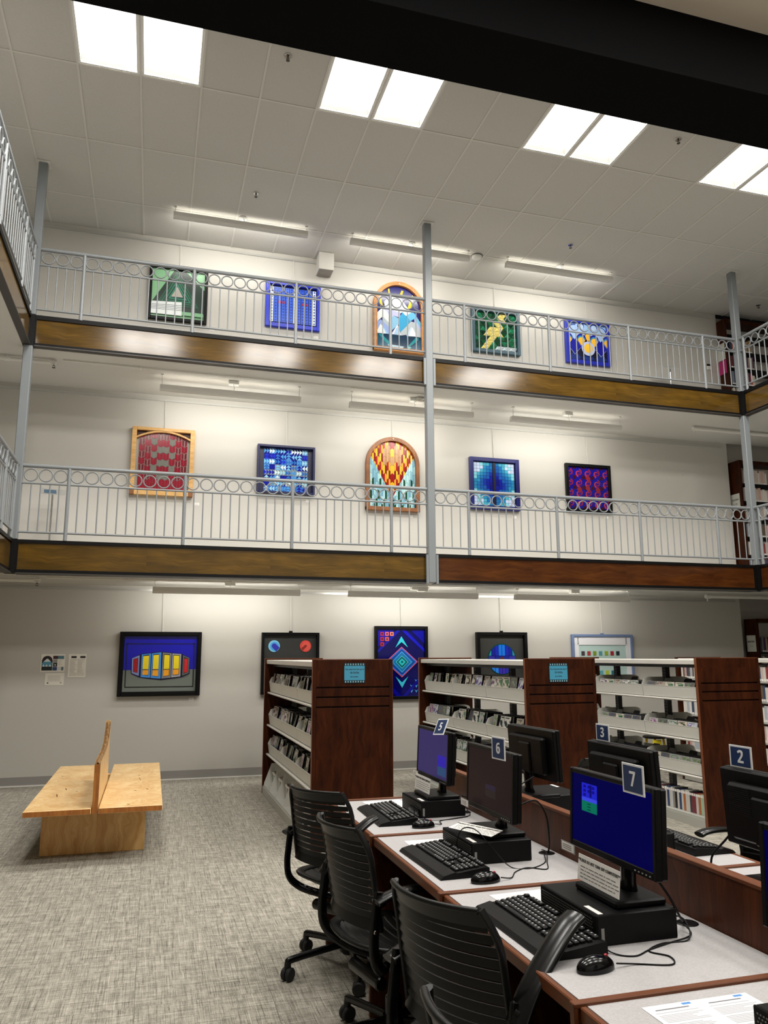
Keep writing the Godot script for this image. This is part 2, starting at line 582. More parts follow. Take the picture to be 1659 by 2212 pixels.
# ------------------------------------------------------------------ balconies
func make_balconies():
	for lv in 2:
		var f = [FU, FL][lv]
		var up = ["upper", "lower"][lv]
		var under = [5.078, 2.452][lv]
		# decks: back walkway and both side galleries
		for a in [[-3.45, 13.0, 0.0, BZ - 0.05], [-3.45, -1.6, BZ - 0.05, 14.1], [8.48, 13.0, BZ - 0.05, 14.1]]:
			slab("floor", Vector3((a[0] + a[1]) / 2, (under + f - 0.05) / 2, (a[2] + a[3]) / 2), Vector3(a[1] - a[0], f - 0.05 - under, a[3] - a[2]), M.soffit)
		var wm = M.fascia
		fascia(Vector3(-1.54, f, BZ), 0.0, 4.91, lv, wm)
		fascia(Vector3(3.37, f, BZ), 0.0, 5.04, lv, M.fascia if lv == 0 else M.fascia_red)
		fascia(Vector3(-1.54, f, 14.0), PI / 2, 14.0 - BZ, lv, wm)
		fascia(Vector3(8.41, f, BZ), -PI / 2, 14.0 - BZ, lv, M.fascia if lv == 0 else M.fascia_red)
		railing("grey ring balustrade on the %s balcony left of the centre column" % up, Vector3(-1.54, f, BZ), 0.0, 4.91, [0.54, 1.825, 3.11, 4.38])
		railing("grey ring balustrade on the %s balcony right of the centre column" % up, Vector3(3.37, f, BZ), 0.0, 5.04, [0.53, 1.82, 3.117, 4.407])
		var ps = []
		for k in 9:
			ps.append(14.0 - BZ - 0.13 - (0.0 if k == 0 else 0.62 + 1.29 * (k - 1)))
		ps.reverse()
		railing("grey ring balustrade of the %s side gallery at the left edge" % up, Vector3(-1.54, f, 14.0), PI / 2, 14.0 - BZ, ps)
		ps = []
		for k in 9:
			ps.append(0.13 + (0.0 if k == 0 else 0.62 + 1.29 * (k - 1)))
		railing("grey ring balustrade of the %s side gallery at the right edge" % up, Vector3(8.41, f, BZ), -PI / 2, 14.0 - BZ, ps)
	# columns
	for k in 3:
		var x = [-1.54, 3.37, 8.41][k]
		var t = thing("steel_column", "tall square grey steel column at the %s" % ["left corner of the balconies", "middle of the balconies", "right corner of the balconies"][k], "column", Vector3(x, 2.452, BZ), 0.0, "balcony columns")
		var s = S()
		cbox(s, Vector3(0, (HC - 2.452) / 2, 0), Vector3(0.1, HC - 2.452, 0.1), 0.008)
		part(t, "shaft", s, M.column)
		s = S()
		box(s, Vector3(0, HC - 2.452 - 0.004, 0), Vector3(0.17, 0.006, 0.17))
		part(t, "ceiling_plate", s, M.grid)
		if k == 1:
			for lv in 2:
				for sx in [-1, 1]:
					s = S()
					box(s, Vector3(sx * 0.066, [FU, FL][lv] - 2.452 - 0.2, 0.035), Vector3(0.03, 0.37, 0.03))
					part(t, "angle_bracket", s, M.column)
		else:
			for lv in 2:
				s = S()
				box(s, Vector3(0, [FU, FL][lv] - 2.452 - 0.19, 0.0), Vector3(0.115, 0.38, 0.115))
				part(t, "corner_cap", s, M.steel_dark)

func fascia(at, turn, length, lv, wm):
	var t = Node3D.new()
	t.name = fresh(self, "trim_fascia")
	add_child(t)
	t.set_meta("kind", "structure")
	t.position = at
	t.rotation.y = turn
	var y = [[0.01, -0.042, -0.335, -0.366], [0.0, -0.039, -0.333, -0.369]][lv]
	var s = S()
	box(s, Vector3(length / 2, (y[0] + y[1]) / 2, -0.03), Vector3(length - 0.1, y[0] - y[1], 0.08))
	part(t, "top_angle", s, M.steel_dark)
	s = S()
	box(s, Vector3(length / 2, (y[2] + y[3]) / 2, -0.03), Vector3(length - 0.1, y[2] - y[3], 0.08))
	part(t, "bottom_angle", s, M.steel_dark)
	s = S()
	box(s, Vector3(length / 2, y[3] - 0.006, -0.055), Vector3(length - 0.1, 0.012, 0.16))
	part(t, "bottom_flange", s, M.steel_soffit)
	s = S()
	box(s, Vector3(length / 2, (y[1] + y[2]) / 2, -0.03), Vector3(length - 0.13, y[1] - y[2], 0.05))
	part(t, "wood_panel", s, wm)
	for e in [0.06, length - 0.06]:
		s = S()
		box(s, Vector3(e, (y[1] + y[2]) / 2, -0.02), Vector3(0.012, y[1] - y[2], 0.06))
		part(t, "end_angle", s, M.steel_dark)

var ring_mesh
var baluster_mesh
var rail_post_mesh
func railing(label, at, turn, length, posts):
	if not ring_mesh:
		var s = S()
		var pts = []
		for k in 28:
			pts.append(Vector3(cos(TAU * k / 28), sin(TAU * k / 28), 0) * 0.0695)
		tube(s, pts, 0.0078, 6, true, 0.0105, Vector3.ZERO)
		ring_mesh = s.commit()
		s = S()
		rod(s, Vector3(0, 0.085, 0), Vector3(0, 0.64, 0), 0.0075, 8)
		baluster_mesh = s.commit()
		s = S()
		rod(s, Vector3(0, 0, 0), Vector3(0, 0.84, 0), 0.021, 12)
		rail_post_mesh = s.commit()
	var t = thing("balcony_railing", label, "railing", at, turn, "ring balustrades of the balconies")
	for a in [["top_rail", 0.843, 0.023], ["ring_rail", 0.643, 0.0125], ["bottom_rail", 0.085, 0.0125]]:
		var s = S()
		rod(s, Vector3(0.05, a[1], 0), Vector3(length - 0.05, a[1], 0), a[2], 12)
		part(t, a[0], s, M.rail)
	var stops = [0.05] + posts + [length - 0.05]
	for p in posts:
		part(t, "post", rail_post_mesh, M.rail, Vector3(p, 0, 0))
	for k in stops.size() - 1:
		var w = stops[k + 1] - stops[k]
		var n = int(round((w - 0.03) / 0.155))
		for j in n:
			part(t, "ring", ring_mesh, M.rail, Vector3(stops[k] + 0.01 + (w - 0.02) * (j + 0.5) / n, 0.7375, 0))
		n = int(round(w / 0.107)) - 1
		for j in n:
			part(t, "baluster", baluster_mesh, M.rail, Vector3(stops[k] + w * (j + 1.0) / (n + 1.0), 0, 0))

# ------------------------------------------------------------------ wall washers
func make_wall_washers():
	var lv = 0
	for a in [[7.272, HC, [0.0, 2.42, 4.82], "top"], [4.862, 5.078, [-0.06, 2.42, 4.82], "middle"], [2.298, 2.452, [-0.025, 2.42, 4.79], "ground"]]:
		for k in 3:
			var t = thing("wall_washer", "long grey wall washer light on the %s level, %s of three" % [a[3], ["left one", "middle one", "right one"][k]], "wall light", Vector3(a[2][k], a[0], 0.82), 0.0, "linear wall washers above the art")
			var s = S()
			# J-shaped shade: closed towards the room and below, open to the wall
			var prof = [Vector2(-0.045, 0.018), Vector2(-0.03, 0.004), Vector2(0.0, 0.0), Vector2(0.028, 0.006), Vector2(0.042, 0.025), Vector2(0.045, 0.078), Vector2(0.042, 0.078), Vector2(0.039, 0.027), Vector2(0.027, 0.0095), Vector2(0.0, 0.004), Vector2(-0.028, 0.0075), Vector2(-0.043, 0.02)]
			prism(s, prof, 0.0, 1.8, Transform3D(Basis(Vector3(0, 0, 1), Vector3(0, 1, 0), Vector3(1, 0, 0)), Vector3.ZERO))
			part(t, "shade", s, M.washer)
			for e in [-0.004, 1.8]:
				s = S()
				prism(s, [Vector2(-0.045, 0.018), Vector2(-0.03, 0.004), Vector2(0.0, 0.0), Vector2(0.028, 0.006), Vector2(0.042, 0.025), Vector2(0.045, 0.078), Vector2(-0.02, 0.078)], e, e + 0.004, Transform3D(Basis(Vector3(0, 0, 1), Vector3(0, 1, 0), Vector3(1, 0, 0)), Vector3.ZERO))
				part(t, "end_cap", s, M.washer)
			s = S()
			rod(s, Vector3(0.02, 0.045, 0.0), Vector3(1.78, 0.045, 0.0), 0.013, 10)
			part(t, "light_tube", s, M.tube_glow)
			for e in [0.02, 1.78]:
				s = S()
				rod(s, Vector3(e, 0.05, 0.03), Vector3(e, a[1] - a[0], 0.03), 0.004, 6)
				box(s, Vector3(e, a[1] - a[0] - 0.008, 0.03), Vector3(0.03, 0.016, 0.03))
				part(t, "hanger", s, M.white_metal)
			s = S()
			if lv == 0:
				lathe(s, [Vector2(0.0, -0.022), Vector2(0.04, -0.02), Vector2(0.058, -0.008), Vector2(0.06, 0.0)], 20, Vector3(0.91, a[1] - a[0], 0.0))
			else:
				cbox(s, Vector3(0.92, a[1] - a[0] - 0.024, 0.0), Vector3(0.13, 0.048, 0.09), 0.004)
			part(t, "junction_canopy", s, M.white_metal)
			s = S()
			tube(s, [Vector3(0.91, a[1] - a[0] - 0.02, 0.02), Vector3(0.925, 0.11, 0.035), Vector3(0.92, 0.07, 0.03)], 0.0035, 6)
			part(t, "cord", s, M.white_metal)
			area_light("washer_light", Vector3(a[2][k] + 0.9, a[0] + 0.045, 0.782), Vector2(1.76, 0.05), Vector3(0, -0.9, -1).normalized(), WASHER, Color(1.0, 0.985, 0.95))
		lv += 1

# ------------------------------------------------------------------ art on the wall
# maps a point seen on a picture (its four corners given) onto the picture's own plane, w wide and h high
func am(q, p, w, h):
	var u = 0.5
	var v = 0.5
	for k in 6:
		var xl = lerpf(q[2].x, q[0].x, v)
		var xr = lerpf(q[3].x, q[1].x, v)
		u = (p.x - xl) / (xr - xl)
		var yt = lerpf(q[0].y, q[1].y, u)
		var yb = lerpf(q[2].y, q[3].y, u)
		v = (yb - p.y) / (yb - yt)
	return Vector2((u - 0.5) * w, v * h)

func poly(q, w, h, flat):
	var r = PackedVector2Array()
	for k in range(0, flat.size(), 2):
		r.append(am(q, Vector2(flat[k], flat[k + 1]), w, h))
	return r

func rect2(x0, y0, x1, y1):
	return PackedVector2Array([Vector2(x0, y0), Vector2(x1, y0), Vector2(x1, y1), Vector2(x0, y1)])

func piece(t, called, p, z, m, thick = 0.003):
	if p.size() < 3 or absf(area_of(p)) < 0.000004:
		return null
	var s = S()
	prism(s, p, z, z + thick)
	return part(t, called, s, m)

func area_of(p):
	var a = 0.0
	for k in p.size():
		a += p[k].cross(p[(k + 1) % p.size()])
	return a / 2

func clipped(t, called, p, within, z, m, thick = 0.003):
	for r in Geometry2D.intersect_polygons(PackedVector2Array(p), within):
		if not Geometry2D.is_polygon_clockwise(r):
			piece(t, called, r, z, m, thick)

func art(called, label, x0, x1, y0, y1, rail_y, category = "artwork"):
	var t = thing(called, label, category, Vector3((x0 + x1) / 2, y0, 0.002), 0.0, "framed art along the gallery wall")
	var s = S()
	rod(s, Vector3(0.01, y1 - y0 - 0.02, 0.012), Vector3(0.0, rail_y - y0, 0.012), 0.005, 6)
	part(t, "hanging_rod", s, M.strip)
	return t

func rect_frame(t, w, h, fw, depth, m, bw = 0.0):
	var s = S()
	for a in [[-w / 2 + fw / 2, h / 2, fw, h], [w / 2 - fw / 2, h / 2, fw, h], [0.0, h - fw / 2, w - 2 * fw, fw], [0.0, fw / 2, w - 2 * fw, fw]]:
		cbox(s, Vector3(a[0], a[1], depth / 2), Vector3(a[2] + 0.001, a[3] + 0.001, depth), 0.004)
	part(t, "frame", s, m)
	if bw > 0.0:
		s = S()
		for a in [[-w / 2 + fw + bw / 2, h / 2, bw, h - 2 * fw], [w / 2 - fw - bw / 2, h / 2, bw, h - 2 * fw], [0.0, h - fw - bw / 2, w - 2 * fw - 2 * bw, bw], [0.0, fw + bw / 2, w - 2 * fw - 2 * bw, bw]]:
			box(s, Vector3(a[0], a[1], depth / 2 - 0.004), Vector3(a[2], a[3], depth - 0.01))
		part(t, "inner_frame", s, m)

func caption(x, y, of_what):
	var s = S()
	sheet(s, 0.062, 0.038, 0.002)
	solo("caption_card", "small white caption card under the %s" % of_what, "label card", s, M.page[1], Vector3(x, y, 0.001), Basis.IDENTITY, "caption cards beside the art")

func arch_poly(w, h, inset, n = 28):
	var r = PackedVector2Array()
	var a = w / 2 - inset
	r.append(Vector2(-a, inset))
	r.append(Vector2(a, inset))
	for k in n + 1:
		var g = PI * k / n
		r.append(Vector2(cos(g) * a, h - w / 2 + sin(g) * a))
	return r

func arch_frame(t, w, h, fw, depth, m):
	var o = arch_poly(w, h, 0.0)
	var i = arch_poly(w, h, fw)
	var s = S()
	for k in range(1, o.size()):
		var k2 = (k + 1) % o.size()
		var a = Vector3(o[k].x, o[k].y, depth); var b = Vector3(o[k2].x, o[k2].y, depth)
		var c = Vector3(i[k2].x, i[k2].y, depth); var d = Vector3(i[k].x, i[k].y, depth)
		var bk = Vector3(0, 0, -depth)
		quad(s, a, b, c, d, Vector3(0, 0, 1))
		quad(s, a + bk, b + bk, c + bk, d + bk, Vector3(0, 0, -1))
		var e = (b - a).normalized()
		var n = Vector3(e.y, -e.x, 0)
		quad(s, a, b, b + bk, a + bk, n)
		quad(s, d, c, c + bk, d + bk, -n)
	part(t, "frame", s, m)
	s = S()
	cbox(s, Vector3(0, fw / 2, depth / 2 + 0.004), Vector3(w, fw, depth + 0.008), 0.004)
	part(t, "sill", s, m)
	s = S()
	lathe(s, [Vector2(0.0, 0.012), Vector2(0.008, 0.01), Vector2(0.011, 0.0)], 12, Vector3(0, h - fw / 2, depth), Basis(Vector3.RIGHT, PI / 2))
	part(t, "hook", s, M.chrome)
	return i

func make_art():
	art_green_triangle(); art_blue_columns(); art_mountain(); art_green_facets(); art_blue_scallops()
	art_red_chevrons(); art_blue_geese(); art_flame_arch(); art_blue_window(); art_red_spirals()
	art_folding_windows(); art_two_discs(); art_diamond(); art_striped_circle(); art_colour_chips()

func art_green_triangle():
	var w = 0.803; var h = 0.81
	var t = art("green_triangle_art", "black framed art of nested green triangles with white steps", -0.285, 0.518, 6.165, 6.975, 7.345)
	rect_frame(t, w, h, 0.042, 0.06, M.black)
	piece(t, "panel", rect2(-w / 2 + 0.03, 0.03, w / 2 - 0.03, h - 0.03), 0.02, cm("86be8f"))
	var q = [Vector2(275, 190), Vector2(1560, 345), Vector2(190, 1420), Vector2(1515, 1575)]
	var inner = rect2(-w / 2 + 0.042, 0.042, w / 2 - 0.042, h - 0.042)
	clipped(t, "glass_piece", poly(q, w, h, [262, 1075, 870, 245, 960, 245, 1470, 800, 1450, 1350, 960, 1290, 960, 1060]), inner, 0.023, cm("052a1d"))
	var cols = ["0f5a41", "06331f", "176a4d", "083d2b", "1f7a5a", "0a2f33", "2c8a66", "0c4a4a"]
	for k in 8:
		var f = 0.93 - 0.085 * k
		var c = Vector2(870, 900)
		var pts = []
		for o in [Vector2(0, -600), Vector2(500, 330), Vector2(-500, 190)]:
			var d = c + o * f
			pts.append(d.x); pts.append(d.y)
		clipped(t, "glass_piece", poly(q, w, h, pts), inner, 0.026 + 0.0025 * k, cm(cols[k]))
	piece(t, "glass_piece", poly(q, w, h, [870, 720, 985, 965, 725, 940]), 0.046, cm("b0a9a0"))
	clipped(t, "glass_piece", poly(q, w, h, [300, 1035, 960, 1075, 955, 1385, 245, 1305, 255, 1090]), inner, 0.044, cm("e9efef"))
	for k in 4:
		clipped(t, "lead_line", poly(q, w, h, [290 - k * 8, 1100 + k * 32, 955, 1150 + k * 38, 955, 1158 + k * 38, 290 - k * 8, 1108 + k * 32]), inner, 0.047, cm("16202a"), 0.0015)
	clipped(t, "glass_piece", poly(q, w, h, [955, 1290, 1440, 1345, 1435, 1430, 950, 1370]), inner, 0.048, cm("79b184"))
	caption(0.6, 6.12, "green triangle art")

func art_blue_columns():
	var w = 0.81; var h = 0.71
	var t = art("blue_column_art", "bright blue panel of patterned strips with three white columns", 1.345, 2.155, 6.252, 6.962, 7.345)
	rect_frame(t, w, h, 0.055, 0.06, cm("1730c4", 0.35))
	piece(t, "panel", rect2(-w / 2 + 0.04, 0.04, w / 2 - 0.04, h - 0.04), 0.015, cm("050a4a"))
	var sheets = []
	for c in [["2f63e0", "0a1290"], ["e8f2f6", "152a9a"]]:
		var img = Image.create(16, 192, false, Image.FORMAT_RGB8)
		img.fill(hexc(c[0]))
		for k in 12:
			for y in 12:
				var wd = int(5 - absi(y - 6) * 0.8)
				img.fill_rect(Rect2i(8 - wd, k * 16 + y + 1, wd * 2, 1), hexc(c[1]))
			img.fill_rect(Rect2i(7, k * 16 + 14, 2, 1), hexc(c[1]))
		sheets.append(printed(img, 0.3))
	for k in 12:
		var x = -0.315 + 0.63 * k / 11.0
		var s = S()
		sheet(s, 0.046, 0.54, 0.012)
		part(t, "pattern_strip", s, sheets[1 if k in [0, 6, 11] else 0], Vector3(x, 0.352, 0.02))
	for k in [2, 3, 8, 9]:
		var x = -0.315 + 0.63 * k / 11.0
		var s = S()
		for g in [0.7, -0.7]:
			box(s, Vector3(x, 0.39, 0.034), Vector3(0.05, 0.011, 0.004), Basis(Vector3.BACK, g))
		part(t, "red_cross", s, cm("c22b45"))
	caption(2.1, 6.17, "blue column panel")

func art_mountain():
	var w = 0.82; var h = 1.135
	var t = art("mountain_arch_art", "arched oak framed art of white and blue mountains above dark water", 2.97, 3.79, 6.065, 7.2, 7.345)
	var inner = arch_frame(t, w, h, 0.058, 0.065, M.frame_oak)
	piece(t, "panel", inner, 0.015, cm("0b0d66", 0.2))
	var q = [Vector2(150, 34), Vector2(1450, 186), Vector2(140, 1815), Vector2(1460, 1968)]
	var list = [
		["ffd23a", [530, 260, 565, 262, 582, 395, 540, 395]], ["ffcf33", [880, 300, 925, 322, 885, 440, 822, 430]], ["ffcf33", [1150, 420, 1200, 460, 1195, 490, 1140, 475]],
		["ffcd30", [305, 480, 345, 490, 392, 690, 335, 712]], ["ffcd30", [1100, 545, 1168, 560, 1100, 795, 1022, 770]],
		["eef3f5", [425, 600, 450, 575, 510, 540, 560, 490, 620, 468, 850, 515, 905, 580, 1050, 790, 1130, 870, 985, 960, 890, 868, 830, 900, 620, 800, 450, 740]],
		["e2e6e6", [247, 880, 350, 778, 450, 800, 545, 925, 545, 1140, 390, 975, 247, 1105]], ["c3c6ea", [450, 795, 620, 805, 835, 880, 835, 1012, 680, 958, 620, 1012, 545, 930]],
		["8fc4e6", [600, 1030, 680, 962, 800, 1030, 800, 1170, 600, 1350]], ["46a8d8", [895, 866, 970, 955, 1098, 1100, 985, 1230, 850, 1375, 795, 1280, 795, 1040]],
		["72c1e8", [1130, 868, 1200, 895, 1300, 1050, 1372, 1160, 1372, 1300, 1200, 1035, 1098, 1100, 985, 958]], ["b9c3ee", [1195, 1030, 1372, 1290, 1372, 1420, 1200, 1140]],
		["bcc6cc", [1105, 1105, 1200, 1130, 1372, 1400, 1372, 1520, 1260, 1500, 1150, 1255, 1000, 1445, 855, 1462, 845, 1378, 985, 1235]],
		["b3bfc6", [388, 975, 545, 1140, 545, 1255, 375, 1130]], ["97abdf", [247, 1108, 340, 1052, 545, 1255, 600, 1345, 600, 1430, 500, 1420, 350, 1165, 247, 1300]],
		["e8f0f4", [247, 1315, 335, 1165, 372, 1210, 505, 1418, 247, 1398]], ["9cc9ec", [372, 1210, 440, 1290, 520, 1420, 470, 1415]],
		["dfe4f2", [600, 1430, 760, 1180, 800, 1285, 858, 1462]], ["a9cdee", [670, 1435, 725, 1290, 775, 1250, 775, 1448]],
		["cfe3f5", [985, 1478, 1105, 1248, 1155, 1270, 1268, 1500]], ["eef3f8", [1060, 1485, 1115, 1300, 1150, 1270, 1268, 1500]],
		["06324f", [240, 1398, 1375, 1522, 1375, 1880, 240, 1745]], ["17506d", [247, 1425, 545, 1690, 545, 1785, 247, 1750]], ["17506d", [1375, 1560, 1375, 1880, 1055, 1838, 1110, 1775]],
		["108f98", [275, 1428, 352, 1430, 548, 1620, 548, 1705, 500, 1680]], ["108f98", [1225, 1528, 1292, 1532, 1292, 1595, 1040, 1772, 985, 1782]],
		["a9c6d6", [500, 1688, 620, 1700, 925, 1752, 860, 1815, 560, 1772]], ["63b5bb", [1050, 1750, 1110, 1770, 1050, 1838, 985, 1830]]]
	for k in list.size():
		clipped(t, "glass_piece", poly(q, w, h, list[k][1]), inner, 0.0185 + 0.0007 * k, cm(list[k][0], 0.12), 0.0032)
	caption(3.68, 5.99, "mountain arch")

func art_green_facets():
	var w = 0.825; var h = 0.735
	var t = art("green_facet_art", "dark green panel of raised triangles crossed by a pale yellow streak", 4.572, 5.397, 6.22, 6.955, 7.345)
	rect_frame(t, w, h, 0.052, 0.07, cm("294e5c", 0.4))
	piece(t, "panel", rect2(-w / 2 + 0.04, 0.04, w / 2 - 0.04, h - 0.04), 0.015, cm("06261a"))
	var x0 = -w / 2 + 0.055; var y0 = 0.055
	var cw = 0.119; var ch = 0.0785
	var rng = RandomNumberGenerator.new()
	rng.seed = 4
	var greens = ["0e4a2c", "155a38", "0b3a26", "1a6a45", "083020", "22805a", "124e30"]
	var yellow = {"0,6": 1, "0,7": 1, "1,6": 1, "1,7": 1, "1,5": 1, "2,5": 1, "2,4": 1, "3,4": 1, "3,5": 1, "3,7": 1, "4,6": 1, "4,7": 1, "4,5": 1, "5,4": 1, "5,7": 1, "5,5": 1, "6,7": 1, "6,8": 1, "7,8": 1, "7,9": 1}
	for r in 8:
		for c in range(-1, 12):
			var up = (r + c) % 2 == 0
			var ax = x0 + (c + 0.5) * cw / 2
			var ya = y0 + r * ch
			var p
			if up:
				p = [Vector2(ax - cw / 2, ya), Vector2(ax + cw / 2, ya), Vector2(ax, ya + ch)]
			else:
				p = [Vector2(ax - cw / 2, ya + ch), Vector2(ax, ya), Vector2(ax + cw / 2, ya + ch)]
			var mid = (p[0] + p[1] + p[2]) / 3
			if mid.x < x0 or mid.x > -x0 or ya + ch > h - 0.05:
				continue
			var col = greens[rng.randi() % greens.size()]
			# the streak runs from low left to high right
			var d = mid.x - (-0.19 + (mid.y - 0.09) * 0.62)
			if absf(d) < 0.062 or (absf(d) < 0.14 and absf(mid.y - 0.36) < 0.09):
				col = "ead982"
			elif r == 0 and c > 5:
				col = "c9d6dc"
			# a low pyramid
			var s = S()
			var apex = Vector3(mid.x, mid.y, 0.04)
			for k in 3:
				var a = mid + (p[k] - mid) * 0.95
				var b = mid + (p[(k + 1) % 3] - mid) * 0.95
				var va = Vector3(a.x, a.y, 0.02); var vb = Vector3(b.x, b.y, 0.02)
				var n = (vb - va).cross(apex - va).normalized()
				if n.z < 0:
					n = -n
				tri(s, va, vb, apex, n, n, n)
			part(t, "glass_facet", s, cm(col, 0.18))
	caption(5.33, 6.13, "green facet panel")

func leaf_poly(cx, y0, y1, wd):
	var r = PackedVector2Array()
	for k in 9:
		var g = PI * k / 8
		r.append(Vector2(cx + cos(g) * wd, y1 - wd + sin(g) * wd))
	r.append(Vector2(cx - wd * 0.45, y0 + (y1 - y0) * 0.25))
	r.append(Vector2(cx, y0))
	r.append(Vector2(cx + wd * 0.45, y0 + (y1 - y0) * 0.25))
	return r

func disc_poly(cx, cy, r, n = 20):
	var p = PackedVector2Array()
	for k in n:
		p.append(Vector2(cx + cos(TAU * k / n) * r, cy + sin(TAU * k / n) * r))
	return p

func art_blue_scallops():
	var w = 0.82; var h = 0.755
	var t = art("blue_scallop_art", "blue framed art of overlapping scallops with yellow drops and a round moon", 6.22, 7.04, 6.213, 6.968, 7.345)
	rect_frame(t, w, h, 0.055, 0.06, cm("1b2bb0", 0.3))
	var inner = rect2(-w / 2 + 0.055, 0.055, w / 2 - 0.055, h - 0.055)
	piece(t, "panel", rect2(-w / 2 + 0.04, 0.04, w / 2 - 0.04, h - 0.04), 0.015, cm("0a0f4e"))
	clipped(t, "glass_piece", rect2(-w, 0.44, w, h), inner, 0.019, cm("9cc8ef"))
	for c in [-0.24, 0.0, 0.24]:
		clipped(t, "glass_piece", leaf_poly(c, 0.03, 0.22, 0.11), inner, 0.0195, cm("123084"))
	for c in [-0.36, -0.12, 0.12, 0.36]:
		clipped(t, "glass_piece", leaf_poly(c, 0.10, 0.34, 0.12), inner, 0.021, cm("060a2e"))
	for c in [-0.24, 0.24]:
		clipped(t, "glass_piece", leaf_poly(c, 0.155, 0.44, 0.135), inner, 0.023, cm("b6c6f2"))
		clipped(t, "glass_piece", leaf_poly(c, 0.165, 0.435, 0.13), inner, 0.026, cm("0c10a0"))
		clipped(t, "glass_piece", leaf_poly(c, 0.40, 0.68, 0.125), inner, 0.025, cm("1a2f9c"))
		clipped(t, "glass_piece", leaf_poly(c, 0.41, 0.665, 0.105), inner, 0.028, cm("a9c8f2"))
	for c in [-0.36, -0.12, 0.12, 0.36]:
		clipped(t, "glass_piece", leaf_poly(c, 0.30, 0.54, 0.095), inner, 0.029, cm("c0d3f2"))
		clipped(t, "glass_piece", leaf_poly(c, 0.305, 0.522, 0.085), inner, 0.032, cm("10169a"))
		clipped(t, "glass_piece", leaf_poly(c, 0.31, 0.488, 0.072), inner, 0.035, cm("2f8cc4"))
		clipped(t, "glass_piece", leaf_poly(c, 0.31, 0.458, 0.062), inner, 0.038, cm("fdc23a"))
	clipped(t, "glass_piece", leaf_poly(0.0, 0.38, 0.545, 0.055), inner, 0.034, cm("5a1a3a"))
	clipped(t, "glass_piece", leaf_poly(0.0, 0.385, 0.525, 0.045), inner, 0.037, cm("fdc23a"))
	for c in [-0.12, 0.12]:
		clipped(t, "glass_piece", disc_poly(c, 0.64, 0.1), inner, 0.03, cm("a6c6f4"))
		clipped(t, "glass_piece", disc_poly(c, 0.655, 0.062), inner, 0.033, cm("22389c"))
		clipped(t, "glass_piece", disc_poly(c, 0.64, 0.05), inner, 0.036, cm("bcd6f6"))
	clipped(t, "glass_piece", disc_poly(0.0, 0.27, 0.122, 28), inner, 0.04, cm("c3cdf4"))
	clipped(t, "glass_piece", disc_poly(0.0, 0.275, 0.078, 24), inner, 0.043, cm("fdc936"))
	caption(6.97, 6.13, "blue scallop art")

func art_red_chevrons():
	var w = 0.82; var h = 0.928
	var t = art("red_chevron_art", "pine framed art of red glass chevrons under a shallow arch", -0.394, 0.426, 3.663, 4.591, 5.005)
	var d = 0.075
	var s = S()
	for a in [[-w / 2 + 0.03, h / 2, 0.06, h], [w / 2 - 0.03, h / 2, 0.06, h], [0.0, 0.03, w - 0.12, 0.06], [0.0, h - 0.022, w - 0.12, 0.044]]:
		cbox(s, Vector3(a[0], a[1], d / 2), Vector3(a[2], a[3], d), 0.003)
	part(t, "frame", s, M.frame_pine)
	for sx in [-1, 1]:
		s = S()
		cbox(s, Vector3(sx * (w / 2 - 0.03), 0.03, d / 2 + 0.003), Vector3(0.062, 0.062, d), 0.003)
		part(t, "corner_block", s, M.frame_walnut)
	var n = 20
	var up = []
	for k in n + 1:
		var x = lerpf(-0.35, 0.35, k / float(n))
		up.append(Vector2(x, 0.775 + 0.095 * (1.0 - pow(x / 0.35, 2.0))))
	s = S()
	for k in n:
		prism(s, [up[k], up[k + 1], up[k + 1] + Vector2(0, 0.022), up[k] + Vector2(0, 0.022)], 0.03, 0.068)
	part(t, "arch_rib", s, M.frame_pine)
	for sx in [-1, 1]:
		s = S()
		prism(s, [Vector2(sx * 0.35, 0.884), Vector2(sx * 0.21, 0.884), Vector2(sx * 0.33, 0.80), Vector2(sx * 0.35, 0.78)], 0.02, 0.03)
		part(t, "spandrel", s, cm("3a1a12", 0.6))
	piece(t, "panel", rect2(-0.35, 0.06, 0.35, 0.884), 0.012, cm("8f8d86", 0.3))
	var opening = PackedVector2Array([Vector2(-0.345, 0.06), Vector2(0.345, 0.06)])
	for k in n + 1:
		opening.append(up[n - k])
	var cw = 0.0395
	var rh = 0.0915
	for c in 16:
		var x = -8 * cw + c * cw + 0.002
		var k = int(absf(c - 7.5)) / 2
		for r in 10:
			var y = 0.03 + r * rh
			var sl = 0.024 if (c % 2 == 0) else -0.024
			if k % 2 == 1:
				y += 0.02
			var p = [Vector2(x, y + 0.012 + sl / 2), Vector2(x + cw - 0.003, y + 0.012 - sl / 2), Vector2(x + cw - 0.003, y + rh - 0.004 + 0.012 - sl / 2), Vector2(x, y + rh - 0.004 + 0.012 + sl / 2)]
			var open = (k + r) % 2 == 0 and r > 1
			if open and k < 2 and r < 8:
				clipped(t, "glass_piece", p, opening, 0.02, cm("7c7c75", 0.08))
			else:
				clipped(t, "glass_piece", p, opening, 0.02, cm("ab8c88" if open else "8e0f2a", 0.12))
				if open:
					var mid = (p[0] + p[1] + p[2] + p[3]) / 4
					var q = []
					for e in p:
						q.append(mid + Vector2((e.x - mid.x) * 0.72, (e.y - mid.y) * 0.88))
					clipped(t, "glass_piece", q, opening, 0.0232, cm("6a1424", 0.12), 0.002)
	caption(0.49, 3.58, "red chevron art")

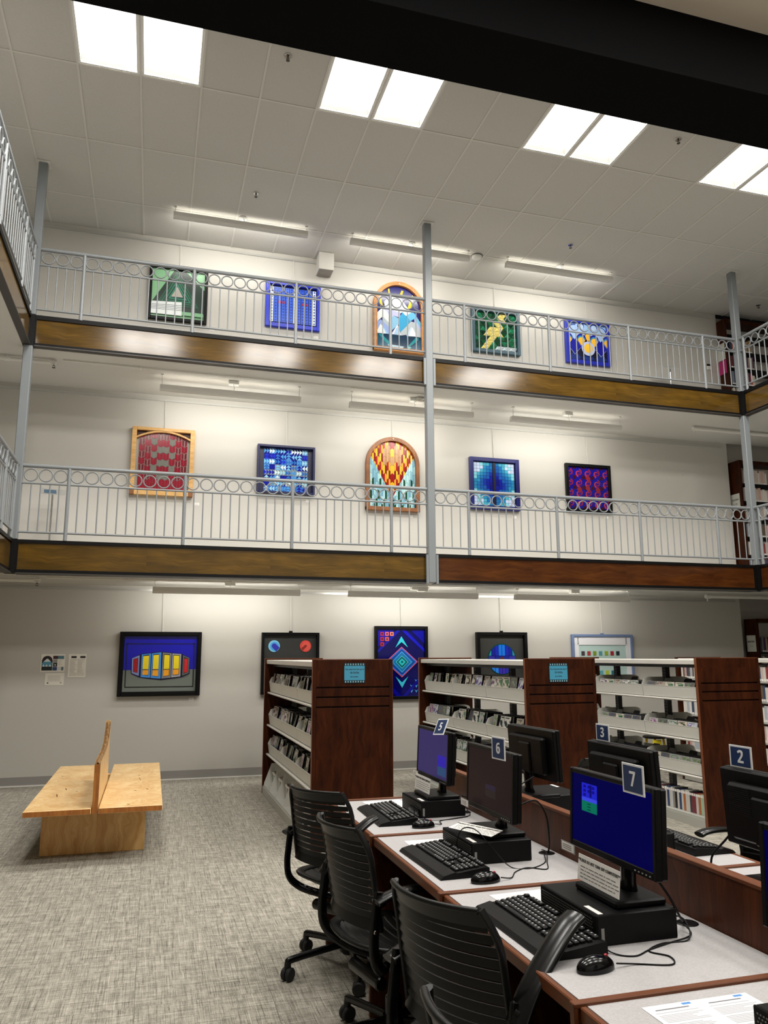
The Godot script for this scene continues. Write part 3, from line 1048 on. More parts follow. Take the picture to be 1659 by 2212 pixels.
func art_blue_geese():
	var w = 0.815; var h = 0.693
	var t = art("blue_geese_art", "navy framed grid of pale and deep blue arrow triangles", 1.284, 2.099, 3.776, 4.469, 5.005)
	rect_frame(t, w, h, 0.03, 0.085, cm("0b1046", 0.3))
	piece(t, "panel", rect2(-w / 2 + 0.025, 0.025, w / 2 - 0.025, h - 0.025), 0.012, cm("070a38", 0.3))
	var rng = RandomNumberGenerator.new()
	rng.seed = 20
	var cols = ["d4f0fa", "a8def4", "7cc3f0", "4f9be0", "2f6fc8", "1b2fd0", "0f18a8", "e4f7fc"]
	var cs = 0.0775
	for r in 8:
		for c in 8:
			var o = Vector2(-4 * cs + (c + 0.5) * cs, h / 2 - 4 * cs + (r + 0.5) * cs)
			piece(t, "glass_square", rect2(o.x - cs / 2 + 0.001, o.y - cs / 2 + 0.001, o.x + cs / 2 - 0.001, o.y + cs / 2 - 0.001), 0.018, cm(["3a78d0", "0d1480", "5f9fe0", "12208f", "8fa0a8"][(r * 3 + c * 5 + (r * c) % 3) % 5], 0.1))
			var g = PI / 2 * ((r % 2) * 2 + (c % 2) + (1 if r % 2 == 1 and c % 2 == 0 else 0))
			var col = cols[rng.randi() % 8]
			for e in 2:
				var p = PackedVector2Array()
				for v in [Vector2(-cs / 2 + 0.002, 0), Vector2(cs / 2 - 0.002, 0), Vector2(0, cs / 2 - 0.002)]:
					p.append(o + (v + Vector2(0, -cs / 2 * e)).rotated(g))
				piece(t, "glass_triangle", p, 0.022, cm(col, 0.1))
	caption(2.02, 3.7, "blue arrow grid")

func art_flame_arch():
	var w = 0.816; var h = 1.105
	var t = art("flame_arch_art", "arched brown framed art with a red and yellow flame over turquoise feathers", 2.856, 3.672, 3.612, 4.717, 5.005)
	var inner = arch_frame(t, w, h, 0.055, 0.07, M.frame_walnut)
	piece(t, "panel", inner, 0.015, cm("0c2a24", 0.3))
	var vee = PackedVector2Array([Vector2(0.0, 0.2), Vector2(0.34, 0.83), Vector2(0.3, 1.15), Vector2(-0.3, 1.15), Vector2(-0.34, 0.83)])
	var blues = ["a9dbe6", "8fc3d6", "c9f0f2", "7fb4cc", "b4e2ea"]
	var rng = RandomNumberGenerator.new()
	rng.seed = 8
	var cw = 0.0282
	var rh = 0.127
	for c in 26:
		var x = -13 * cw + c * cw
		for r in range(-1, 9):
			var y = 0.05 + r * rh + (0.0 if (c / 2) % 2 == 0 else 0.05)
			var sl = 0.022 if c % 2 == 0 else -0.022
			var p = PackedVector2Array([Vector2(x + 0.0012, y - sl / 2), Vector2(x + cw - 0.0012, y + sl / 2), Vector2(x + cw - 0.0012, y + rh - 0.004 + sl / 2), Vector2(x + 0.0012, y + rh - 0.004 - sl / 2)])
			var k = int(absf(c - 12.5))
			var hot = ["fbc02f", "9d0f10", "f3a93a", "b01512", "fbb52c", "7d0c10"][(k / 1 + r) % 6 if r >= 0 else 0]
			if (k / 2 + r) % 2 == 0:
				hot = ["fbc02f", "f6ac34"][k % 2]
			else:
				hot = ["a81212", "7d0c10"][k % 2]
			if r in [5, 6] and k < 5 and not (k < 1 and r == 6):
				hot = ["c99a6e", "b5855c"][k % 2]
			var cold = blues[(c * 2 + r * 3 + rng.randi() % 2) % 5]
			if r < 3 and (k + r) % 4 == 0:
				cold = "12482f"
			for e in Geometry2D.intersect_polygons(p, vee):
				clipped(t, "glass_strip", e, inner, 0.02, cm(hot, 0.12))
			for e in Geometry2D.clip_polygons(p, vee):
				clipped(t, "glass_strip", e, inner, 0.02, cm(cold, 0.12))
	caption(3.55, 3.55, "flame arch")

func art_blue_window():
	var w = 0.817; var h = 0.808
	var t = art("blue_window_art", "navy framed mosaic of small squares fading blue towards a dark centre bar", 4.482, 5.3, 3.706, 4.514, 5.005)
	rect_frame(t, w, h, 0.058, 0.06, cm("0e1560", 0.3))
	piece(t, "panel", rect2(-w / 2 + 0.04, 0.04, w / 2 - 0.04, h - 0.04), 0.012, cm("05073a", 0.3))
	var cs = 0.0515
	for r in 13:
		for c in 13:
			if c == 6:
				continue
			var k = absi(c - 6)
			var d = absf(r - 6) * 0.75 + (k - 1) * 1.0
			var v = d / 9.0
			if (r * 5 + c * 3) % 4 == 0:
				v += 0.08
			if (k == 6 and r in [1, 11, 12]) or (k == 4 and r in [1, 11]) or (k == 5 and r in [2, 9]):
				v = 1.0
			var col = ["0a0f7c", "0d1c98", "12349f", "1a56a8", "1e6eb0", "2a86b6", "4aa6c4", "86cfe0", "bfd0ee"][clampi(int(v * 9.0), 0, 8)]
			var x = (c - 6) * cs
			var y = h / 2 + (6 - r) * cs
			piece(t, "glass_square", rect2(x - cs / 2 + 0.002, y - cs / 2 + 0.002, x + cs / 2 - 0.002, y + cs / 2 - 0.002), 0.018, cm(col, 0.15))
	piece(t, "centre_bar", rect2(-0.022, 0.06, 0.022, h - 0.06), 0.018, cm("04062c", 0.3), 0.014)
	caption(5.22, 3.62, "blue mosaic")

func art_red_spirals():
	var w = 0.8; var h = 0.768
	var t = art("red_spiral_art", "black framed glass art of red spirals on deep blue", 6.11, 6.91, 3.757, 4.525, 5.005)
	rect_frame(t, w, h, 0.045, 0.055, M.black)
	piece(t, "panel", rect2(-w / 2 + 0.03, 0.03, w / 2 - 0.03, h - 0.03), 0.015, cm("12108c", 0.06))
	var inner = rect2(-w / 2 + 0.045, 0.045, w / 2 - 0.045, h - 0.045)
	for r in 5:
		for c in 6:
			var o = Vector2(-0.4 + c * 0.16, 0.06 + r * 0.165)
			clipped(t, "glass_piece", rect2(o.x - 0.03, o.y - 0.03, o.x + 0.03, o.y + 0.03), inner, 0.0185, cm("3c0a22", 0.06), 0.001)
			if c < 5 and r < 4:
				var m = Vector2(-0.32 + c * 0.16, 0.13 + r * 0.165)
				for e in 2:
					var p = PackedVector2Array()
					var back = []
					for k in 11:
						var f = k / 10.0
						var g = f * PI * 1.35 + PI * e + 0.3
						var rad = 0.012 + 0.042 * f
						var wd = 0.005 + 0.014 * f
						p.append(m + Vector2(cos(g), sin(g)) * (rad + wd))
						back.append(m + Vector2(cos(g), sin(g)) * (rad - wd * 0.6))
					back.reverse()
					p.append_array(PackedVector2Array(back))
					clipped(t, "glass_spiral", p, inner, 0.02, cm(["a8324c", "86203a"][e], 0.06), 0.002)
	for a in [[-0.01, 0.38], [0.0, 0.54], [-0.16, 0.36], [0.17, 0.36]]:
		clipped(t, "glass_piece", PackedVector2Array([Vector2(a[0] - 0.045, a[1]), Vector2(a[0], a[1] - 0.06), Vector2(a[0] + 0.045, a[1]), Vector2(a[0], a[1] + 0.06)]), inner, 0.0225, cm("86242e", 0.06), 0.0015)
	caption(6.82, 3.69, "red spiral art")

func art_folding_windows():
	var w = 1.02; var h = 0.813
	var t = art("folding_window_art", "wide black framed art of a folding row of yellow windows on blue and grey", -0.4, 0.62, 1.045, 1.858, 2.402)
	rect_frame(t, w, h, 0.045, 0.075, M.black, 0.012)
	var q = [Vector2(120, 80), Vector2(1550, 82), Vector2(60, 1215), Vector2(1500, 1190)]
	var inner = rect2(-w / 2 + 0.05, 0.05, w / 2 - 0.05, h - 0.05)
	clipped(t, "glass_panel", poly(q, w, h, [60, 60, 1600, 60, 1530, 735, 80, 758]), inner, 0.015, cm("0a08b0", 0.22))
	clipped(t, "glass_panel", poly(q, w, h, [80, 758, 1530, 735, 1500, 1240, 40, 1240]), inner, 0.015, cm("6d756f", 0.3))
	for a in [["04044e", [225, 285, 1425, 280, 1425, 298, 225, 303]], ["04044e", [225, 285, 245, 285, 218, 758, 200, 758]], ["04044e", [1405, 280, 1425, 280, 1405, 738, 1386, 738]], ["08090c", [200, 758, 218, 758, 205, 1050, 187, 1050]], ["08090c", [1386, 738, 1405, 738, 1392, 1045, 1374, 1045]], ["08090c", [187, 1045, 1392, 1030, 1392, 1046, 187, 1062]]]:
		clipped(t, "line", poly(q, w, h, a[1]), inner, 0.0185, cm(a[0], 0.3), 0.002)
	var panes = [
		["06073a", [300, 560, 450, 480, 480, 470, 830, 425, 850, 430, 1190, 465, 1330, 535, 1328, 815, 1180, 880, 820, 930, 640, 912, 440, 885, 300, 820]],
		["7f8cc4", [322, 548, 450, 495, 435, 855, 312, 808]], ["12122c", [345, 562, 428, 535, 412, 805, 338, 785]], ["a3111c", [352, 565, 420, 542, 405, 802, 345, 780]],
		["3f8ee0", [487, 482, 648, 460, 630, 888, 467, 876]], ["0b1140", [508, 498, 618, 478, 600, 850, 496, 838]], ["f2da22", [513, 510, 615, 500, 602, 740, 502, 738]], ["f4a722", [502, 752, 602, 752, 598, 838, 496, 835]],
		["3f8ee0", [662, 462, 830, 440, 812, 902, 640, 890]], ["0b1140", [685, 480, 790, 470, 772, 868, 665, 852]], ["f2da22", [690, 492, 787, 485, 775, 735, 677, 738]], ["f4a722", [675, 752, 775, 750, 770, 860, 668, 848]],
		["7b7f88", [855, 445, 1010, 458, 990, 885, 828, 900]], ["0d0e14", [875, 470, 982, 478, 965, 850, 858, 865]], ["f0d923", [882, 485, 975, 492, 965, 732, 868, 735]], ["f2a423", [866, 748, 963, 745, 958, 845, 860, 858]],
		["9a9ca8", [1022, 460, 1180, 472, 1162, 862, 1000, 882]], ["0d0e14", [1042, 482, 1152, 490, 1135, 832, 1025, 845]], ["f0d923", [1048, 495, 1145, 500, 1135, 728, 1036, 732]], ["f2a423", [1035, 742, 1134, 738, 1128, 825, 1030, 835]],
		["5a5b60", [1212, 490, 1325, 540, 1312, 805, 1190, 852]], ["0d0e14", [1232, 525, 1300, 552, 1288, 785, 1218, 812]], ["c8202a", [1238, 545, 1295, 560, 1285, 782, 1222, 800]]]
	for k in panes.size():
		piece(t, "glass_piece", poly(q, w, h, panes[k][1]), 0.0185 + 0.0011 * k, cm(panes[k][0], 0.25), 0.003)
	caption(0.52, 0.995, "folding window art")

func art_two_discs():
	var w = 0.783; var h = 0.815
	var t = art("two_disc_art", "black framed charcoal art with one blue disc and one red disc", 1.41, 2.193, 1.042, 1.857, 2.402)
	rect_frame(t, w, h, 0.032, 0.08, M.black)
	piece(t, "panel", rect2(-w / 2 + 0.025, 0.025, w / 2 - 0.025, h - 0.025), 0.015, cm("2b2d2c", 0.5))
	var k = 0
	for a in [[-0.22, ["7fc8ee", "4aa3e2", "2b2fb0"], -0.75], [0.21, ["d8483e", "e0574c", "8c2a22"], -2.4]]:
		piece(t, "disc", disc_poly(a[0], 0.635, 0.078, 28), 0.019, cm(a[1][0], 0.2), 0.008)
		piece(t, "disc_inlay", disc_poly(a[0] + 0.006, 0.632, 0.06, 24), 0.0275, cm(a[1][1], 0.2), 0.002)
		var d = Vector2(cos(a[2]), sin(a[2]))
		var n = d.orthogonal() * [0.033, 0.017][k]
		var o = Vector2(a[0], 0.637)
		var p = PackedVector2Array()
		for e in 9:
			var g = PI * e / 8.0 + PI / 2
			p.append(o + d.rotated(g) * n.length())
		p.append(o - n.normalized() * n.length() + d * 0.07)
		p.append(o + n.normalized() * n.length() + d * 0.07)
		for r in Geometry2D.convex_hull(p).size() - 1:
			pass
		var hull = Geometry2D.convex_hull(p)
		hull.remove_at(hull.size() - 1)
		clipped(t, "disc_finger", hull, disc_poly(a[0], 0.635, 0.078, 28), 0.0297, cm(a[1][2], 0.2), 0.003)
		k += 1
	var s = S()
	cbox(s, Vector3(0, h + 0.01, 0.04), Vector3(0.05, 0.025, 0.03), 0.006)
	part(t, "hanger_clip", s, M.black)

func art_diamond():
	var w = 0.785; var h = 1.01
	var t = art("diamond_art", "tall black framed blue art with nested diamonds and turquoise arrowheads", 2.989, 3.774, 0.945, 1.955, 2.402)
	rect_frame(t, w, h, 0.042, 0.06, M.black)
	var q = [Vector2(175, 145), Vector2(1525, 152), Vector2(165, 2035), Vector2(1525, 2025)]
	var inner = rect2(-w / 2 + 0.042, 0.042, w / 2 - 0.042, h - 0.042)
	piece(t, "panel", rect2(-w / 2 + 0.03, 0.03, w / 2 - 0.03, h - 0.03), 0.014, cm("05055a", 0.12))
	var list = [["1214c8", [850, 240, 950, 225, 1450, 740, 1450, 830]], ["1018b0", [250, 770, 760, 225, 850, 240, 250, 850]], ["0c0ca0", [1080, 225, 1460, 225, 1460, 620]], ["160fae", [250, 225, 700, 225, 250, 690]],
		["0a0a8c", [550, 1640, 860, 1960, 740, 1980, 520, 1740]], ["0a0a8c", [860, 1960, 1330, 1450, 1330, 1540, 960, 1980]],
		["39d0e8", [855, 410, 1020, 700, 857, 560, 698, 706]], ["39bcd6", [697, 1448, 860, 1600, 1020, 1448, 862, 1740]],
		["d95b78", [857, 682, 1270, 1072, 860, 1472, 440, 1075]], ["2f6fd8", [857, 706, 1240, 1072, 860, 1445, 470, 1075]], ["0a2a80", [857, 755, 1195, 1072, 860, 1400, 515, 1075]], ["155fb0", [857, 780, 1170, 1072, 860, 1372, 540, 1075]], ["4aa8f0", [857, 800, 1120, 1075, 860, 1350, 605, 1075]], ["1c78b8", [857, 830, 1095, 1075, 860, 1322, 630, 1075]], ["5adbd6", [857, 912, 1020, 1075, 860, 1248, 700, 1075]], ["0a5a66", [857, 932, 1002, 1075, 860, 1228, 720, 1075]], ["30cfd8", [857, 985, 952, 1075, 860, 1180, 762, 1075]]]
	for k in list.size():
		clipped(t, "glass_piece", poly(q, w, h, list[k][1]), inner, 0.0175 + 0.0012 * k, cm(list[k][0], 0.12), 0.003)
	piece(t, "glass_piece", disc_poly(am(q, Vector2(860, 1072), w, h).x, am(q, Vector2(860, 1072), w, h).y, 0.016, 14), 0.042, cm("14606c", 0.12))
	for a in [[0, 0, "b3325a"], [1, 0, "e06a78"], [2, 0, "f08a70"], [0, 1, "b8304e"], [1, 1, "dc6460"], [0, 2, "b52f45"]]:
		var o = am(q, Vector2(367 + a[0] * 123, 347 + a[1] * 135), w, h)
		piece(t, "glass_square", rect2(o.x - 0.027, o.y - 0.027, o.x + 0.027, o.y + 0.027), 0.022, cm(a[2], 0.12), 0.004)
		piece(t, "glass_dot", disc_poly(o.x, o.y, 0.012, 12), 0.0265, cm("4a0c20", 0.12), 0.002)
	for a in [[1226, 1555], [1105, 1690], [1226, 1690], [1105, 1820], [1226, 1820]]:
		var o = am(q, Vector2(a[0], a[1]), w, h)
		piece(t, "glass_chevron", PackedVector2Array([o + Vector2(-0.024, 0.02), o + Vector2(0, 0.002), o + Vector2(0.024, 0.02), o + Vector2(0, -0.026)]), 0.022, cm("4c9fe0", 0.12), 0.003)

func art_striped_circle():
	var w = 0.802; var h = 0.83
	var t = art("striped_circle_art", "black framed charcoal art with a round window of blue stripes", 4.524, 5.326, 1.048, 1.878, 2.402)
	rect_frame(t, w, h, 0.045, 0.08, M.black)
	piece(t, "panel", rect2(-w / 2 + 0.03, 0.03, w / 2 - 0.03, h - 0.03), 0.014, cm("343431", 0.5))
	var o = Vector2(0.005, 0.44)
	piece(t, "glass_rim", disc_poly(o.x, o.y, 0.225, 36), 0.018, cm("0a4a40", 0.2))
	var disc = disc_poly(o.x, o.y, 0.212, 36)
	piece(t, "glass_disc", disc, 0.0215, cm("14148a", 0.12))
	for half in 2:
		for k in 8:
			var x = o.x - 0.22 + k * 0.055
			var col = ["2f9aa6", "1d2aa0", "2330b8", "1f7cf0", "1f7cf0", "2330b8", "1d2aa0", "2f9aa6"][k] if half == 0 else ["2a9aa0", "2f86f0", "2f86f0", "3a30b4", "3a30b4", "2330b8", "4aa6f0", "2a9aa0"][k]
			clipped(t, "glass_stripe", rect2(x + 0.004, o.y + (0.052 if half == 0 else -0.3), x + 0.051, o.y + (0.3 if half == 0 else -0.052)), disc, 0.025, cm(col, 0.12))
	for k in 4:
		clipped(t, "glass_stripe", rect2(o.x - 0.22 + k * 0.11 + 0.004, o.y - 0.006, o.x - 0.22 + k * 0.11 + 0.106, o.y + 0.044), disc, 0.025, cm(["3a38ac", "1d2f9c", "1d2f9c", "3a38ac"][k], 0.12))
	piece(t, "glass_heart", disc_poly(o.x, o.y + 0.002, 0.034, 18), 0.0285, cm("5a2a2a", 0.12))
	var s = S()
	cbox(s, Vector3(0, h + 0.01, 0.04), Vector3(0.05, 0.025, 0.03), 0.006)
	part(t, "hanger_clip", s, M.black)

func art_colour_chips():
	var w = 1.053; var h = 0.83
	var t = art("colour_chip_art", "blue grey framed pale art with rows of small coloured squares", 6.083, 7.136, 1.025, 1.855, 2.402)
	rect_frame(t, w, h, 0.038, 0.05, cm("6d80a6", 0.4))
	var s = S()
	for a in [[-w / 2 + 0.075, h / 2, 0.09, h - 0.06], [w / 2 - 0.075, h / 2, 0.09, h - 0.06], [0.0, h - 0.095, w - 0.2, 0.13], [0.0, 0.095, w - 0.2, 0.13]]:
		box(s, Vector3(a[0], a[1], 0.026), Vector3(a[2], a[3], 0.006))
	part(t, "mat_board", s, cm("e9e9ee", 0.6))
	piece(t, "panel", rect2(-w / 2 + 0.05, 0.05, w / 2 - 0.05, h - 0.05), 0.014, cm("b9d3d0", 0.5))
	for r in 3:
		for k in 7:
			var col = ["4a3c46", "a83a3e", "7d9a34", "5a9aa2", "8fa83a", "a02a34", "26303a"][k] if r == 0 else ["5a5a70", "8ab04a", "3f8f9a", "5aa6b0", "b4c23a", "2c6a74", "2a4a50"][k]
			var x = -0.335 + k * 0.1
			var y = 0.545 - r * 0.145
			piece(t, "colour_chip", rect2(x - 0.028, y - 0.032, x + 0.028, y + 0.032), 0.0175, cm(col, 0.4), 0.005)
	s = S()
	cbox(s, Vector3(0, h + 0.008, 0.03), Vector3(0.05, 0.02, 0.03), 0.005)
	part(t, "hanger_clip", s, cm("6d80a6", 0.4))

# ------------------------------------------------------------------ more shapes
func smooth(pts, n = 8):
	var r = []
	for k in pts.size() - 1:
		var p0 = pts[maxi(k - 1, 0)]; var p1 = pts[k]; var p2 = pts[k + 1]; var p3 = pts[mini(k + 2, pts.size() - 1)]
		for j in n:
			r.append(p1.cubic_interpolate(p2, p0, p3, j / float(n)))
	r.append(pts[pts.size() - 1])
	return r

# a bar of rectangular section swept along pts; hv is half its height, th its thickness
func ribbon(s, pts, hv, th):
	var n = pts.size()
	var f = []
	for k in n:
		var d = (pts[mini(k + 1, n - 1)] - pts[maxi(k - 1, 0)]).normalized()
		f.append(d.cross(hv).normalized() * th / 2)
	for k in n - 1:
		var a = pts[k]; var b = pts[k + 1]
		var na = f[k].normalized(); var nb = f[k + 1].normalized()
		for sg in [1.0, -1.0]:
			var p = a + f[k] * sg - hv; var q = b + f[k + 1] * sg - hv
			var r = b + f[k + 1] * sg + hv; var t = a + f[k] * sg + hv
			tri(s, p, q, r, na * sg, nb * sg, nb * sg)
			tri(s, p, r, t, na * sg, nb * sg, na * sg)
			quad(s, a + f[k] + hv * sg, b + f[k + 1] + hv * sg, b - f[k + 1] + hv * sg, a - f[k] + hv * sg, hv.normalized() * sg)
	for e in [0, n - 1]:
		var d = (pts[0] - pts[1]).normalized() if e == 0 else (pts[n - 1] - pts[n - 2]).normalized()
		quad(s, pts[e] + f[e] + hv, pts[e] - f[e] + hv, pts[e] - f[e] - hv, pts[e] + f[e] - hv, d)

# an egg shape flattened below y = floor_y
func blob(s, c, r, floor_y, nu = 16, nv = 10):
	var g = []
	for i in nv + 1:
		var row = []
		var th = PI * i / nv
		for j in nu:
			var ph = TAU * j / nu
			var d = Vector3(sin(th) * cos(ph), cos(th), sin(th) * sin(ph))
			var p = c + d * r
			p.y = maxf(p.y, floor_y)
			row.append([p, (d / r).normalized()])
		g.append(row)
	for i in nv:
		for j in nu:
			var j2 = (j + 1) % nu
			var a = g[i][j]; var b = g[i + 1][j]; var e = g[i + 1][j2]; var d = g[i][j2]
			tri(s, a[0], b[0], e[0], a[1], b[1], e[1])
			tri(s, a[0], e[0], d[0], a[1], e[1], d[1])

# ------------------------------------------------------------------ bench
func make_bench():
	var t = thing("plank_bench", "light pine plank bench with a live edge centre board by the left wall", "bench", Vector3(-0.36, 0, 2.8))
	for z in [0.86, -0.86]:
		var s = S()
		cbox(s, Vector3(-0.02, 0.185, z), Vector3(0.79, 0.37, 0.07), 0.004)
		part(t, "leg_slab", s, M.pine)
	for a in [[-0.507, -0.027], [0.027, 0.497]]:
		var s = S()
		cbox(s, Vector3((a[0] + a[1]) / 2, 0.39, 0.02), Vector3(a[1] - a[0], 0.042, 2.56), 0.004)
		part(t, "seat_plank", s, M.pine_top)
		s = S()
		box(s, Vector3((a[0] + a[1]) / 2, 0.39, 1.3015), Vector3(a[1] - a[0] - 0.008, 0.036, 0.003))
		part(t, "end_grain", s, M.pine_end)
	# upright board: sawn sides, wavy live edge on top
	var tops = [[1.28, 0.737], [1.1, 0.75], [0.9, 0.748], [0.7, 0.752], [0.45, 0.757], [0.3, 0.77], [0.18, 0.80], [0.08, 0.84], [0.0, 0.885], [-0.06, 0.925], [-0.1, 0.955]]
	var s = S()
	for k in tops.size() - 1:
		var a = tops[k]; var b = tops[k + 1]
		for sx in [-0.021, 0.021]:
			quad(s, Vector3(sx, 0.37, a[0]), Vector3(sx, 0.37, b[0]), Vector3(sx, b[1], b[0]), Vector3(sx, a[1], a[0]), Vector3(sx, 0, 0).normalized())
	quad(s, Vector3(-0.021, 0.37, -0.1), Vector3(0.021, 0.37, -0.1), Vector3(0.021, 0.955, -0.1), Vector3(-0.021, 0.955, -0.1), Vector3(0, 0, -1))
	part(t, "back_board", s, M.pine_top)
	s = S()
	box(s, Vector3(0, 0.551, 1.281), Vector3(0.042, 0.362, 0.004))
	part(t, "board_end", s, M.pine_end)
	s = S()
	var rng = RandomNumberGenerator.new()
	rng.seed = 3
	var fine = []
	for k in tops.size() - 1:
		for j in 6:
			var f = j / 6.0
			fine.append([lerpf(tops[k][0], tops[k + 1][0], f), lerpf(tops[k][1], tops[k + 1][1], f) + rng.randf_range(-0.004, 0.012), rng.randf_range(-0.006, 0.006)])
	for k in fine.size() - 1:
		var a = fine[k]; var b = fine[k + 1]
		var l0 = Vector3(-0.0212, a[1] - 0.02, a[0]); var l1 = Vector3(-0.0212, b[1] - 0.02, b[0])
		var r0 = Vector3(0.0212, a[1] - 0.018, a[0]); var r1 = Vector3(0.0212, b[1] - 0.018, b[0])
		var m0 = Vector3(a[2], a[1] + 0.004, a[0]); var m1 = Vector3(b[2], b[1] + 0.004, b[0])
		quad(s, l0, l1, m1, m0, Vector3(-0.7, 0.7, 0)); quad(s, m0, m1, r1, r0, Vector3(0.7, 0.7, 0))
	part(t, "bark_edge", s, M.bark)
	# dark checks and knots in the planks
	s = S()
	for a in [[-0.3, 0.3, 0.12, 0.008], [-0.34, 0.62, 0.16, 0.01], [-0.41, -0.5, 0.03, 0.008], [-0.2, 0.45, 0.02, 0.006], [0.28, 0.55, 0.03, 0.012], [0.38, 0.5, 0.04, 0.014], [0.31, -0.1, 0.2, 0.005], [0.3, -0.35, 0.04, 0.007], [0.24, 1.2, 0.03, 0.012]]:
		lathe(s, [Vector2(0.0, 0.0012), Vector2(0.5, 0.001), Vector2(0.5, 0.0)], 10, Vector3(a[0], 0.411, a[1]), Basis(Vector3(a[3], 0, 0), Vector3(0, 1, 0), Vector3(0.02, 0, a[2])))
	part(t, "knots", s, cm("6b4a2a", 0.6)).set_meta("kind", "stuff")

# ------------------------------------------------------------------ media shelving
var cover_mats = []
func make_covers():
	var rng = RandomNumberGenerator.new()
	for k in 14:
		rng.seed = 300 + k
		var img = Image.create(48, 64, false, Image.FORMAT_RGB8)
		var base = [Color(0.86, 0.85, 0.82), Color(0.75, 0.74, 0.72), Color(0.62, 0.61, 0.6), Color(0.85, 0.8, 0.74), Color(0.4, 0.38, 0.37), Color(0.8, 0.82, 0.84), Color(0.7, 0.66, 0.6)][k % 7]
		img.fill(base)
		var n = noise(500 + k, 0.045, 2)
		var tint = Color.from_hsv(rng.randf(), rng.randf_range(0.1, 0.6), rng.randf_range(0.15, 0.6))
		for y in range(8, 64):
			for x in 48:
				var v = n.get_noise_2d(x, y)
				if v > 0.06:
					img.set_pixel(x, y, base.lerp(tint, clampf((v - 0.02) * 4.0, 0.0, 0.95)))
		img.fill_rect(Rect2i(6, 4, 30, 3), tint)
		cover_mats.append(printed(img, 0.25))

func media_unit(x0, za, zb, label, sections):
	var w = 0.69
	var hh = 1.515
	var t = thing("media_shelf", label, "shelf", Vector3(x0 + w / 2, 0, 0), 0.0, "low media shelving units")
	for z in [za, zb]:
		var near = z == zb
		var s = S()
		box(s, Vector3(0, hh / 2, z - (0.012 if near else -0.012)), Vector3(w, hh, 0.02))
		var ep = part(t, "end_panel", s, M.mahogany)
		if near:
			var ys = [0.0, 1.121, 1.135, 1.201, 1.215, 1.279, 1.293, hh]
			for k in 4:
				s = S()
				cbox(s, Vector3(0, (ys[2 * k] + ys[2 * k + 1]) / 2, z + 0.009), Vector3(w - 0.06, ys[2 * k + 1] - ys[2 * k], 0.024), 0.002)
				part(ep, "panel_board", s, M.mahogany)
			for sx in [-1, 1]:
				s = S()
				box(s, Vector3(sx * (w / 2 - 0.015), hh / 2, z + 0.009), Vector3(0.0295, hh, 0.024))
				part(ep, "panel_stile", s, M.mahogany)
		s = S()
		box(s, Vector3(0, hh + 0.002, z), Vector3(w, 0.004, 0.03))
		for sx in [-1, 1]:
			box(s, Vector3(sx * (w / 2 + 0.0015), hh / 2, z), Vector3(0.003, hh, 0.03))
		part(ep, "edge_band", s, M.mahogany_edge)
	var zl = zb - za - 0.06
	var zc = (za + zb) / 2
	var s = S()
	cbox(s, Vector3(0, 1.478, zc), Vector3(w - 0.03, 0.045, zl), 0.004)
	part(t, "top_canopy", s, M.shelf_white)
	s = S()
	box(s, Vector3(0, 1.44, zc), Vector3(0.5, 0.03, zl))
	part(t, "canopy_rail", s, M.post)
	s = S()
	box(s, Vector3(0, 0.04, zc), Vector3(w, 0.08, zl + 0.01))
	part(t, "base", s, M.shelf_grey)
	for z in sections:
		s = S()
		box(s, Vector3(0, 0.76, z), Vector3(0.05, 1.36, 0.06))
		var p = part(t, "upright_post", s, M.post)
		s = S()
		for sx in [-1, 1]:
			for k in 44:
				box(s, Vector3(sx * 0.0255, 0.14 + k * 0.029, z + 0.018), Vector3(0.002, 0.014, 0.006))
				box(s, Vector3(sx * 0.0255, 0.14 + k * 0.029, z - 0.018), Vector3(0.002, 0.014, 0.006))
		part(p, "slots", s, M.slot).set_meta("kind", "stuff")
	for sx in [-1, 1]:
		for lv in 3:
			var y = [1.137, 0.771, 0.446][lv]
			s = S()
			box(s, Vector3(sx * 0.165, y - 0.012, zc), Vector3(0.27, 0.012, zl))
			part(t, "shelf_plate", s, M.shelf_grey)
			s = S()
			tube(s, [Vector3(sx * 0.303, y - 0.014, zc - zl / 2), Vector3(sx * 0.303, y - 0.014, zc + zl / 2)], 0.011, 8)
			part(t, "shelf_nosing", s, M.shelf_white)
			for k in sections.size() - 1:
				bin(t, sx, y, sections[k] + 0.004, sections[k + 1] - 0.004)
		# bottom tray
		s = S()
		box(s, Vector3(sx * 0.17, 0.088, zc), Vector3(0.33, 0.012, zl))
		part(t, "bottom_tray", s, M.shelf_grey)
	return t

func bin(t, sx, y, z0, z1):
	var s = S()
	var zc = (z0 + z1) / 2
	var l = z1 - z0
	# front lip leans out a little; floor; slanted cheeks
	quad(s, Vector3(sx * 0.285, y, z0), Vector3(sx * 0.285, y, z1), Vector3(sx * 0.300, y + 0.108, z1), Vector3(sx * 0.300, y + 0.108, z0), Vector3(sx, -0.1, 0).normalized())
	quad(s, Vector3(sx * 0.282, y, z0), Vector3(sx * 0.282, y, z1), Vector3(sx * 0.297, y + 0.108, z1), Vector3(sx * 0.297, y + 0.108, z0), Vector3(-sx, 0.1, 0).normalized())
	box(s, Vector3(sx * 0.2985, y + 0.109, zc), Vector3(0.006, 0.004, l))
	box(s, Vector3(sx * 0.16, y + 0.002, zc), Vector3(0.25, 0.004, l))
	for z in [z0, z1 - 0.004]:
		var p = [Vector2(0.285, 0), Vector2(0.3, 0.112), Vector2(0.275, 0.165), Vector2(0.22, 0.185), Vector2(0.05, 0.185), Vector2(0.04, 0)]
		var q = PackedVector2Array()
		for v in p:
			q.append(Vector2(sx * v.x, y + v.y))
		prism(s, q, z, z + 0.004)
	part(t, "media_bin", s, M.bin)

